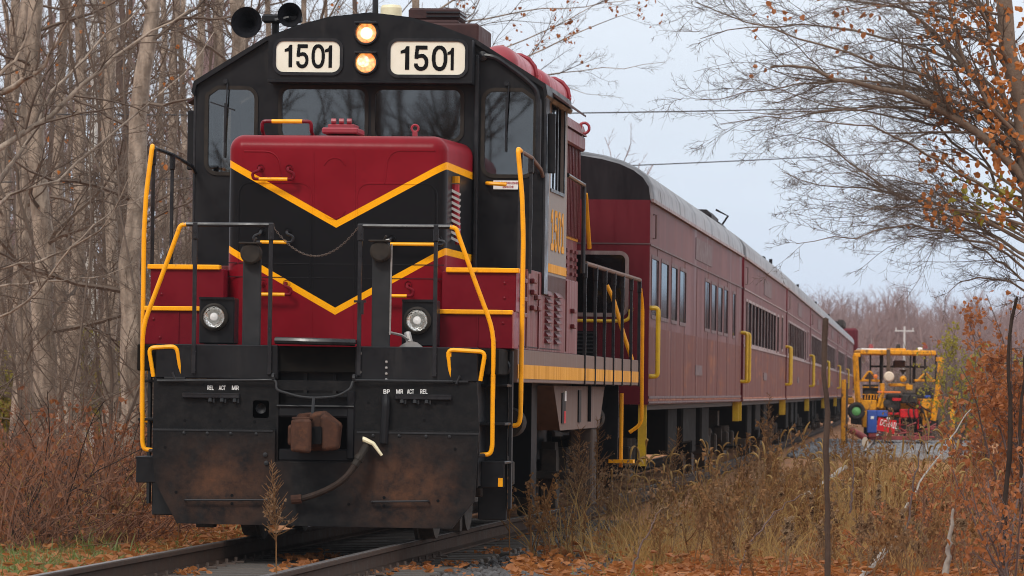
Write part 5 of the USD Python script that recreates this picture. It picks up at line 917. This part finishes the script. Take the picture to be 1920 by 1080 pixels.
# ---- shrubs with rusty leaves below it, stems one can point at
def shrub(name, label, px, Y, h, spread, stems, leaves, mat, seed, twig='twig_dark', size=(.05, .09), cat='shrub', frac=1.0, sub=5, group=None):
    rng = np.random.default_rng(seed); a = at(px, 900, Y); gz = float(ground_z(a[0], Y)); t = thing(name, label, cat, (a[0], Y, gz), group=group)
    d = unit(np.c_[rng.normal(size=(stems, 2)) * spread, np.ones(stems)]); P = extend(rng, np.c_[rng.normal(size=(stems, 2)) * .12, np.full(stems, -.1)], d, h * rng.uniform(.7, 1.05, stems), 9, .09, .03); R = taper(np.full(stems, .006 + .005 * h), 9, .3)
    mb = MB().raw(*skin(P, R, 5)); e = branches(rng, P, R, [(9, .2, (45, 15), .38, .5, 5, .16, .03, 3, None), (sub, .15, (42, 15), .5, .65, 3, .2, .0, 3, None)], mb); mb.build('stems', twig, t, smooth=False)
    if leaves: c = np.vstack([q.reshape(-1, 3) for q in e]); c = c[c[:, 2] < h * frac]; s = c[rng.integers(0, len(c), leaves)] + rng.normal(size=(leaves, 3)) * .05; MB().raw(*leaf_mesh(rng, s, size)).build('leaves', mat, t, smooth=False)
    return t
for k, (px, Y, h, sp, st, lv, lab) in enumerate(((1872, 74, 2.7, .16, 7, 900, 'rusty-leaved shrub right of the track machine, the one nearest to it'), (1915, 66, 2.7, .2, 8, 1100, 'dense rusty-leaved shrub under the big tree at the right edge'), (1945, 58, 2.2, .3, 7, 1300, 'rusty-leaved shrub cut by the right edge, low and nearest the viewer'), (1815, 92, 1.3, .2, 6, 500, 'small rusty-leaved bush at the foot of the yellow capped post'), (1935, 86, 3.4, .25, 7, 1000, 'tall rusty-leaved shrub behind the others at the right edge'))):
    shrub('oak_shrub', lab, px, Y, h, sp, st, lv, 'rust_leaf', 60 + k)
shrub('oak_shrub', 'low rusty-leaved bush around the gnarled slender trunk near the right edge', 1895, 42.5, 1.5, .22, 6, 300, 'rust_leaf', 72, size=(.035, .07))
shrub('green_shrub', 'dull green shrub beside the rusty bushes far right of the track machine', 1800, 130, 3.3, .35, 8, 1500, 'yellow_leaf', 71)
for k, (px, Y, h, lab) in enumerate(((120, 104, 2.6, 'yellow-green leafy bush seen between the trunks left of the pale trunk'), (185, 108, 2.4, 'yellow-green leafy bush in the middle gap between the trunks'), (35, 100, 2.0, 'yellow-green leafy bush behind the trunks at the left edge'), (262, 100, 1.9, 'green leafy bush between the wood and the yellow handrail'))):
    shrub('evergreen_bush', lab, px, Y, h, .3, 9, 2600, 'yellow_leaf' if k < 3 else 'green_grass', 80 + k, size=(.07, .12))

# ---- single stems, logs and plants standing in the weeds
def stem(name, label, cat, pts, Y0, Y1, w, mat, twig=None, seed=0, tip=.6, sides=6, rough=.012):
    rng = np.random.default_rng(seed); n = len(pts); p = np.array([at(x, y, Y0 + (Y1 - Y0) * q / (n - 1)) for q, (x, y) in enumerate(pts)]); o = p[0]; t = thing(name, label, cat, o); P = resample(p - o, 16) + rng.normal(size=(16, 3)) * rough * .6; r = w / 2 / FPX * Y0
    MB().raw(*skin(P[None], (r * np.linspace(1, tip, 16) * rng.uniform(.85, 1.15, 16))[None], sides)).lathe([(r * tip, 0), (0, .01)], P[-1], unit(P[-1] - P[-2]), 6).build('stem' if cat != 'log' else 'wood', mat, t, smooth=True)
    if twig: mb = MB(); branches(rng, P[None], np.full((1, 16), r * .4), twig, mb); tag(mb.build('twigs', mat if mat.startswith('stem') else 'twig_dark', t, smooth=False), kind='stuff')
    return t
stem('broken_sapling', 'thin dark broken-off sapling standing upright in front of the train and machine', 'sapling', ((1553, 1130), (1551, 900), (1550, 780), (1545, 700), (1548, 597)), 36, 36, 12, 'stem_mid', seed=1, tip=.95, rough=.006, twig=[(16, .02, (70, 15), .03, .3, 2, .2, .1, 3, None)])
stem('vine_trunk', 'dark gnarled slender trunk near the right edge wound with twigs', 'tree', ((1880, 1130), (1884, 950), (1897, 800), (1890, 700), (1905, 560)), 44, 44, 12, 'stem_dark', seed=2, tip=.6, twig=[(26, .02, (60, 20), .16, .25, 4, .25, .1, 3, None), (5, .2, (45, 15), .5, .6, 3, .2, 0, 3, None)])
stem('vine_trunk', 'second dark slender trunk at the right edge, right of the gnarled one', 'tree', ((1925, 1130), (1915, 950), (1912, 820), (1922, 700), (1945, 560)), 47, 47, 9, 'stem_dark', seed=3, tip=.6, twig=[(22, .02, (60, 20), .16, .25, 4, .25, .1, 3, None), (5, .2, (45, 15), .5, .6, 3, .2, 0, 3, None)])
stem('dead_stump', 'narrow grey broken stump sticking up from leaves at lower right', 'stump', ((1772, 1090), (1778, 1030), (1788, 955)), 43, 43, 15, 'log_pale', seed=4, tip=.35)
stem('leaning_stem', 'long pale dead stem leaning right across the weeds', 'dead stem', ((1690, 965), (1735, 890), (1785, 820), (1820, 765)), 52, 56, 4.5, 'log_pale', seed=5, tip=.5, twig=[(5, .3, (40, 10), .2, .5, 3, .2, .05, 3, None)])
stem('fallen_log', 'pale fallen log lying in the weeds left of the dark broken sapling', 'log', ((1500, 937), (1545, 905), (1585, 876)), 66, 74, 11, 'log_pale', seed=6, tip=.8)
stem('fallen_log', 'mottled fallen log at the bottom edge right of the broken sapling', 'log', ((1605, 1092), (1645, 1050), (1682, 1008)), 43.5, 48, 15, 'log_pale', seed=7, tip=.8)
for k, (pts, Y, lab) in enumerate(((((1385, 1090), (1400, 1030), (1470, 950), (1500, 930)), 44, 'thin dark weed stem bending right in the middle of the weeds'), (((1592, 960), (1600, 900), (1594, 840)), 50, 'thin weed stem standing in front of the left yellow post'), (((1180, 1080), (1205, 1020), (1235, 960)), 43.5, 'dark weed stem leaning right near the bottom of the gravel'), (((1700, 1000), (1715, 900), (1728, 830)), 48, 'thin upright stem in front of the red work head'), (((128, 985), (124, 890), (126, 790)), 58, 'thin dark stem standing in the brambles at left'))):
    stem('weed_stem', lab, 'weed', pts, Y, Y, 5, 'twig_dark', seed=20 + k, tip=.4, twig=[(9, .2, (40, 12), .2, .5, 3, .2, .03, 3, None)])
def plume(name, label, px, py, Y, h, w, seed, n=26, mat='weed_seed', lo=.28):                    # a weed with a cone of fine seed branches
    rng = np.random.default_rng(seed); a = at(px, py, Y); t = thing(name, label, 'weed', a); P = extend(rng, np.zeros((1, 3)), np.array([[0, 0, 1.0]]), np.array([h]), 12, .02, .02); R = taper(np.array([.006]), 12, .3); MB().raw(*skin(P, R, 5)).build('stem', 'weed', t, smooth=False)
    q = np.repeat(np.linspace(lo, .97, n), 3); x = q * 12; i = np.minimum(x.astype(int), 11); b = P[0][i] + (P[0][i + 1] - P[0][i]) * (x - i)[:, None]; ph = rng.uniform(0, 2 * np.pi, len(q)); d = np.c_[np.cos(ph), np.sin(ph), rng.uniform(.5, 1.1, len(q))]; prof = np.clip(1 - (q - lo) / (1 - lo), .12, 1) ** .7 * np.clip((q - lo) * 9 + .45, 0, 1)
    B = extend(rng, b, d, w * prof * rng.uniform(.7, 1.2, len(q)), 4, .1, .06); mb = MB().raw(*skin(B, taper(np.full(len(q), .003), 4, .6), 3)); e = branches(rng, B, taper(np.full(len(q), .003), 4, .6), [(4, .2, (40, 15), .4, .8, 2, .15, .1, 3, None)], mb); tag(mb.build('seed_branches', 'weed', t, smooth=False), kind='stuff')
    s = np.vstack([e[0].reshape(-1, 3)]); s = s[rng.integers(0, len(s), min(900, len(s)))] ; MB().raw(*leaf_mesh(rng, s, (.012, .024))).build('seeds', mat, t, smooth=False); tag(stage.GetPrimAtPath(str(t.GetPath()) + '/seeds'), kind='stuff')
plume('feathery_weed', 'feathery dry weed growing between the rails in front of the coupler', 518, 1075, 37.5, .78, .2, 31)
plume('feathery_weed', 'tall brown plume weed standing before the gap of the first two coaches', 1432, 905, 76, 1.28, .35, 32, 30, lo=.1)
plume('feathery_weed', 'dry branching weed beside the rear steps of the locomotive', 1262, 960, 60, .95, .3, 33, 24, lo=.15)
plume('feathery_weed', 'reddish dry weed right beside the front truck of the locomotive', 1085, 985, 52, .95, .35, 34, 26, lo=.1)
plume('feathery_weed', 'reddish dry weed below the fuel tank of the locomotive', 1120, 960, 57, 1.0, .35, 35, 26, lo=.1)
plume('feathery_weed', 'small dry weed at the left rail below the left grab bar', 335, 1010, 47, .55, .15, 36, 18, lo=.2)

# ---- stuff: weeds, grasses, brambles, litter, thickets and the far wood, all scattered prototypes
def proto(parent, name, mb, mat): return mb.build(name, mat, parent, smooth=False)
def scatter(name, label, cat, makers, pts, scale, seed, tilt=.12):
    rng = np.random.default_rng(seed); pi = UsdGeom.PointInstancer.Define(stage, numbered('/World', name)); tag(pi, label, cat, kind='stuff'); holder = UsdGeom.Scope.Define(stage, str(pi.GetPath()) + '/prototypes')
    ps = [proto(holder, k, mb, mat).GetPath() for k, mb, mat in makers]; pi.CreatePrototypesRel().SetTargets(ps); n = len(pts); pi.CreateProtoIndicesAttr(Vt.IntArray.FromNumpy(rng.integers(0, len(ps), n).astype(np.int32))); pi.CreatePositionsAttr(Vt.Vec3fArray.FromNumpy(np.asarray(pts, np.float32)))
    s = rng.uniform(*scale, n)[:, None] * np.c_[np.ones((n, 2)), rng.uniform(.8, 1.2, n)]; pi.CreateScalesAttr(Vt.Vec3fArray.FromNumpy(s.astype(np.float32)))
    z = rng.uniform(0, 2 * np.pi, n) / 2; tx, ty = rng.normal(size=(2, n)) * tilt / 2; pi.CreateOrientationsAttr(Vt.QuathArray([Gf.Quath(float(np.cos(c)), float(a), float(b), float(np.sin(c))) for a, b, c in zip(tx, ty, z)]))
    return pi
def mk_goldenrod(seed, stems=4, h=(.6, 1.05)):
    r = np.random.default_rng(seed); P = extend(r, np.c_[r.normal(size=(stems, 2)) * .09, np.full(stems, -.05)], np.c_[r.normal(size=(stems, 2)) * .12, np.ones(stems)], r.uniform(*h, stems), 7, .06, .02); R = taper(np.full(stems, .007), 7, .6); mb = MB().raw(*skin(P, R, 3))
    branches(r, P, R, [(10, .3, (40, 12), .30, .8, 3, .15, .08, 3, None), (3, .3, (40, 15), .42, 1.0, 2, .15, .05, 3, None)], mb); v = mb.get().vertices; hi = v[v[:, 2] > .4]; mb.raw(*leaf_mesh(r, hi[r.integers(0, len(hi), 130)], (.02, .045))); return mb
def mk_tuft(seed, n=30, h=(.25, .75), w=.0055, rad=.1, lean=.3): r = np.random.default_rng(seed); return MB().raw(*blades(r, np.c_[r.normal(size=(n, 2)) * rad, np.full(n, -.03)], h, w, lean, 4))
def mk_foxtail(seed, n=7):
    r = np.random.default_rng(seed); P = extend(r, np.c_[r.normal(size=(n, 2)) * .12, np.zeros(n)], np.c_[r.normal(size=(n, 2)) * .15, np.ones(n)], r.uniform(.6, 1.0, n), 6, .05, 0); mb = MB().raw(*skin(P, np.full((n, 7), .003), 3)); Q = extend(r, P[:, -1], P[:, -1] - P[:, -2], np.full(n, .16), 5, .05, -.42); mb.raw(*skin(Q, np.array([[.004, .010, .012, .011, .009, .004]]) * np.ones((n, 1)), 5)); return mb
def mk_bramble(seed, n=11, leaves=34, h=(.7, 1.5)):
    r = np.random.default_rng(seed); P = extend(r, np.c_[r.normal(size=(n, 2)) * .18, np.full(n, -.05)], np.c_[r.normal(size=(n, 2)) * .32, np.ones(n)], r.uniform(*h, n), 9, .12, -.085); R = taper(np.full(n, .0075), 9, .5); mb = MB().raw(*skin(P, R, 3)); e = branches(r, P, R, [(5, .2, (50, 15), .28, .8, 3, .2, .05, 3, None), (2, .3, (45, 15), .5, .9, 2, .2, 0, 3, None)], mb)
    c = np.vstack([q.reshape(-1, 3) for q in e]); return mb, MB().raw(*leaf_mesh(r, c[r.integers(0, len(c), leaves)], (.03, .065)))
def mk_bush(seed, h=3.4, stems=9):
    r = np.random.default_rng(seed); P = extend(r, np.c_[r.normal(size=(stems, 2)) * .5, np.full(stems, -.1)], np.c_[r.normal(size=(stems, 2)) * .25, np.ones(stems)], h * r.uniform(.6, 1.1, stems), 8, .1, .02); R = taper(np.full(stems, .022), 8, .35); mb = MB().raw(*skin(P, R, 4)); branches(r, P, R, [(9, .15, (45, 15), .36, .5, 4, .15, .03, 3, None), (6, .15, (42, 15), .5, .75, 3, .2, .0, 3, None)], mb); return mb
def mk_sapling(seed, h=7.5):
    r = np.random.default_rng(seed); P = extend(r, np.array([[0, 0, -.3]]), np.array([[.05, 0, 1.0]]), np.array([h]), 14, .06, .01); R = taper(np.array([.028]), 14, .25); mb = MB().raw(*skin(P, R, 4)); branches(r, P, R, [(24, .12, (52, 14), .26, .45, 5, .14, .05, 3, None), (7, .15, (42, 14), .5, .6, 4, .18, .03, 3, None), (5, .2, (40, 14), .5, .75, 3, .18, .02, 3, None)], mb); return mb
def mk_fartree(seed, h=9.0):
    r = np.random.default_rng(seed); P = extend(r, np.array([[0, 0, -.3]]), np.array([[0, 0, 1.0]]), np.array([h * .92]), 8, .05, .02); R = taper(np.array([.15]), 8, .25); mb = MB().raw(*skin(P, R, 5)); branches(r, P, R, [(22, .2, (42, 12), .42, .42, 4, .12, .08, 3, None), (7, .15, (38, 14), .5, .6, 3, .15, .06, 3, None), (4, .2, (36, 14), .55, .7, 2, .15, .04, 3, None)], mb); return mb
def field(seed, n, Ys, side, dmin, margin=90, pw=1.0, pxr=None, dmax=99):
    r = np.random.default_rng(seed); y = Ys[0] + (Ys[1] - Ys[0]) * r.uniform(0, 1, n) ** pw; lo, hi = pxr or (-margin, 1920 + margin); x = (r.uniform(lo, hi, n) - 960) / FPX * y; d = (x - track_x(y)) * side; ok = (d > dmin) & (d < dmax); x, y = x[ok], y[ok]; return np.c_[x, y, ground_z(x, y)]
def clear_siding(p): return p[~((abs(p[:, 0] - np.interp(p[:, 1], SIDING[:, 1], SIDING[:, 0])) < 2.0) & (p[:, 1] > 126) & (p[:, 1] < 166))]
pt = np.vstack([field(1, 330, (47, 66), 1, 1.55, pw=1.1, dmax=3.8), field(2, 260, (60, 115), 1, 1.75, pw=1.1, dmax=4.5)])
scatter('dry_weeds', 'brown dried weeds with branching tops growing along the train', 'weeds', [('goldenrod', mk_goldenrod(i), 'weed') for i in (1, 2)] + [('goldenrod', mk_goldenrod(3), 'weed_seed'), ('tuft', mk_tuft(5, 34, (.4, .95), .006, .14), 'straw')], pt, (.65, 1.2), 11)
pt = field(3, 150, (42.5, 62), 1, 3.0, pxr=(1250, 2000)); scatter('sparse_weeds', 'scattered thin brown weeds rising from the leaf litter at lower right', 'weeds', [('goldenrod', mk_goldenrod(7, 2, (.4, .8)), 'weed'), ('goldenrod', mk_goldenrod(8, 3, (.3, .7)), 'weed_seed')], pt, (.5, .95), 12)
pt = np.vstack([field(4, 1350, (46, 75), 1, 2.0, pw=.9), field(5, 1100, (70, 140), 1, 2.2, pw=1.1)]); pt = clear_siding(pt)
scatter('straw_grass', 'tan dry grass covering the field right of the train', 'grass', [('tuft', mk_tuft(i), 'straw') for i in (1, 2)] + [('tuft', mk_tuft(3, 26, (.2, .5)), 'weed_seed')], pt, (.6, 1.15), 13)
pt = field(6, 150, (50, 72), 1, 2.0, pw=1.0, dmax=5.5); scatter('foxtail_grass', 'pale drooping foxtail grass heads among the brown weeds', 'grass', [('foxtail', mk_foxtail(i), 'straw') for i in (1, 2)], pt, (.75, 1.1), 14)
pt = np.vstack([field(7, 220, (36, 56), -1, 1.15, dmax=3.2, pxr=(-90, 420)), field(27, 120, (36.5, 46), -1, 1.7, dmax=3.0, pxr=(-90, 330))]); scatter('bank_grass', 'mixed tan grass on the bank left of the left rail', 'grass', [('tuft', mk_tuft(11, 34, (.1, .34), .0065), 'straw'), ('tuft', mk_tuft(12, 30, (.1, .3), .0065), 'weed_seed')], pt, (.6, 1.1), 15)
pt = np.vstack([field(8, 330, (38, 49), -1, 1.5, dmax=3.0, pxr=(-60, 230)), field(9, 40, (48, 56), -1, 1.3, dmax=2.0, pxr=(340, 480)), field(10, 26, (42, 50), 1, 2.4, pxr=(1030, 1250))]); scatter('green_grass', 'fresh green grass tufts left of the left rail', 'grass', [('tuft', mk_tuft(i, 40, (.1, .28), .0075, .09, .5), 'green_grass') for i in (21, 22)], pt, (.8, 1.7), 16)
bm = [mk_bramble(i) for i in (1, 2, 3)]; pt = np.vstack([field(12, 300, (49, 80), -1, 2.35, pxr=(-120, 480), dmax=9), field(13, 90, (46, 52), -1, 2.2, pxr=(-120, 330), dmax=3.6)])
scatter('brambles', 'tangle of reddish-brown bramble canes at the foot of the wood', 'brambles', [('canes', b[0], 'bramble') for b in bm] + [('canes', mk_bramble(9, 5, 5)[0], 'stem_dark'), ('canes', mk_bramble(10, 4, 5)[0], 'straw')], pt, (.35, 1.15), 17); scatter('bramble_leaves', 'dry reddish leaves hanging in the bramble tangle at left', 'leaves', [('leaf', b[1], 'bramble_leaf') for b in bm], pt, (.35, 1.1), 17)
bm = [mk_bramble(i, 9, 70, (.5, 1.1)) for i in (5, 6)]; pt = field(14, 150, (46, 80), 1, 5.0, pxr=(1640, 2010)); scatter('brambles', 'tangle of rusty canes under the shrubs at the right edge', 'brambles', [('canes', b[0], 'bramble') for b in bm], pt, (.6, 1.0), 18); scatter('bramble_leaves', 'rusty leaves caught in the canes at the right edge', 'leaves', [('leaf', b[1], 'rust_leaf') for b in bm], pt, (.6, 1.0), 18)
bs = [('bush', mk_bush(i), 'twig') for i in (1, 2, 3)]
r = np.random.default_rng(19); y = r.uniform(112, 210, 420); x = (r.uniform(-120, 760, 420) - 960) / FPX * y; ok = x < track_x(y) - 4; pt = np.c_[x, y, ground_z(x, y)][ok]; scatter('undergrowth', 'grey-brown leafless thicket filling the wood behind the left trunks', 'thicket', bs, pt, (.6, 1.15), 20)
y = r.uniform(165, 300, 260); x = (r.uniform(1700, 2050, 260) - 960) / FPX * y; pt = np.c_[x, y, ground_z(x, y)]; scatter('undergrowth', 'leafless thicket at the field edge right of the track machine', 'thicket', bs, pt, (.55, 1.0), 21)
ft = [('far_tree', mk_fartree(i), 'far_twig') for i in (1, 2, 3, 4)]
y = r.uniform(420, 640, 2700); x = r.uniform(-40, 105, 2700); pt = np.c_[x, y, ground_z(x, y)]; scatter('far_wood', 'hazy purplish leafless wood on the rise behind the track machine', 'wood', ft, pt, (.76, .98), 22, .04)
y = r.uniform(135, 280, 50); x = (r.uniform(-200, 900, 50) - 960) / FPX * y; ok = x < track_x(y) - 5; pt = np.c_[x, y, ground_z(x, y)][ok]; scatter('far_wood', 'slender leafless trees deeper in the wood behind the left trunks', 'wood', ft, pt, (1.0, 1.7), 23, .04)
for k, (px, Y, s, lab) in enumerate(((1180, 150, .95, 'faint leafless tree above the front of the first coach roof'), (1262, 165, .8, 'faint leafless tree above the middle of the first coach roof'), (1310, 170, .55, 'smallest faint leafless treetop above the first coach roof'))):
    a = at(px, 700, Y); z = float(ground_z(a[0], Y)); t = thing('distant_tree', lab, 'tree', (a[0], Y, z)); rng = np.random.default_rng(90 + k); mb = mk_fartree(50 + k, 9.6 * s); mb.build('branches', 'far_twig', t, smooth=False)
sp = [('sapling', mk_sapling(i), 'twig') for i in (61, 62, 63)]
y = r.uniform(72, 125, 105); x = (r.uniform(-120, 470, 105) - 960) / FPX * y; pt = np.c_[x, y, ground_z(x, y)]; scatter('saplings', 'thin twiggy saplings standing among the left trunks', 'saplings', sp, pt, (.7, 1.25), 25, .12)
# trees beside and behind the viewer: they shade the track and show in the glass
near = [('bare_tree', mk_fartree(i, 11.0), 'bark_dark') for i in (31, 32)]
pt = np.array([(-5.5, 22, 0), (-9, 12, 0), (-7.5, 30, 0), (-12, -2, 0), (-9, -14, 0), (-15, -20, 0), (-5, -30, 0), (-18, -34, 0), (-10, -42, 0), (4.5, -22, 0), (7, 8, 0), (9, 20, 0), (8, 33, 0), (11, 44, 0), (12, -8, 0), (13, 28, 0), (12, 56, 0), (14, 66, 0), (9.5, -36, 0), (15, 80, 0), (-12, 24, 0), (-13, 40, 0), (-10, 52, 0), (-12, 62, 0), (17, 95, 0)], float); pt[:, 2] = GZ
scatter('surrounding_wood', 'leafless trees lining the track beside and behind the viewer', 'wood', near, pt, (.8, 1.25), 24, .05)
# fallen leaves
def litter(n, seed, Ys, pxr, side, dmin, dmax, name, label, size=(.06, .12), mat='litter'):
    r = np.random.default_rng(seed); y = r.uniform(*Ys, n); x = (r.uniform(*pxr, n) - 960) / FPX * y; d = (x - track_x(y)) * side; keep = (d > dmin) & (d < dmax) & (meshkit.noise(np.stack([x * 1.1, y * .45, 0 * x], -1), seed) > r.uniform(.15, .75, n)); x, y = x[keep], y[keep]; z = ground_z(x, y) + r.uniform(.005, .05, len(x)) + (r.uniform(0, 1, len(x)) < .3) * r.uniform(0, .12, len(x)); V, F = leaf_mesh(r, np.c_[x, y, z], size, 0.0)
    V = V.reshape(-1, 6, 3); V[:, :, 2] = V[:, :1, 2] + (V[:, :, 2] - V[:, :1, 2]) * .45; V[:, :, 2] += np.maximum(0, z + .004 - V[:, :, 2].min(1))[:, None]
    tag(MB().raw(V.reshape(-1, 3), F).build(name, mat, smooth=False), label, 'leaves', kind='stuff')
litter(60000, 51, (38, 100), (960, 2000), 1, 1.7, 99, 'fallen_leaves', 'orange fallen leaves covering the ground right of the track')
litter(34000, 52, (36, 66), (-80, 520), -1, .95, 6, 'fallen_leaves', 'orange fallen leaves along the left rail')
r = np.random.default_rng(53); c = np.array([(585, 1052), (560, 1058), (540, 1070), (640, 1050), (610, 1042), (555, 1046), (350, 1073), (800, 1060), (860, 1055), (870, 1072), (905, 1010), (930, 1000), (955, 1000), (920, 1030), (760, 1062), (700, 1070)]); pp = []
for x, y in c:
    for _ in range(26):
        d = ray(x + r.normal() * 17, y + r.normal() * 4); q = EYE + d * ((-.16 - EYE[2]) / d[2]); off = abs(q[0] - track_x(q[1])); q[2] = -.165 if off < .7 else GZ + .06 if off > 1.4 else -.18; pp.append(q)
V, F = leaf_mesh(r, np.array(pp), (.05, .1), 0.0); V = V.reshape(-1, 6, 3); V[:, :, 2] = V[:, :1, 2] + abs(V[:, :, 2] - V[:, :1, 2]) * .5; tag(MB().raw(V.reshape(-1, 3), F).build('fallen_leaves', 'litter', smooth=False), 'orange fallen leaves lying on the ties and ballast between the rails', 'leaves', kind='stuff')
# the air
LOOK['haze'] = usdkit.material(stage, '/World/Looks/haze', {'v': ('principled_volume', {'color': (.86, .90, .97), 'density': HAZE, 'anisotropy': 0.2})}, [], volume='v.volume')
tag(MB().box(-260, 260, -120, 720, -3.5, 45).build('haze', 'haze', smooth=False), 'thin pale haze in the air over the whole scene', 'haze', kind='stuff')
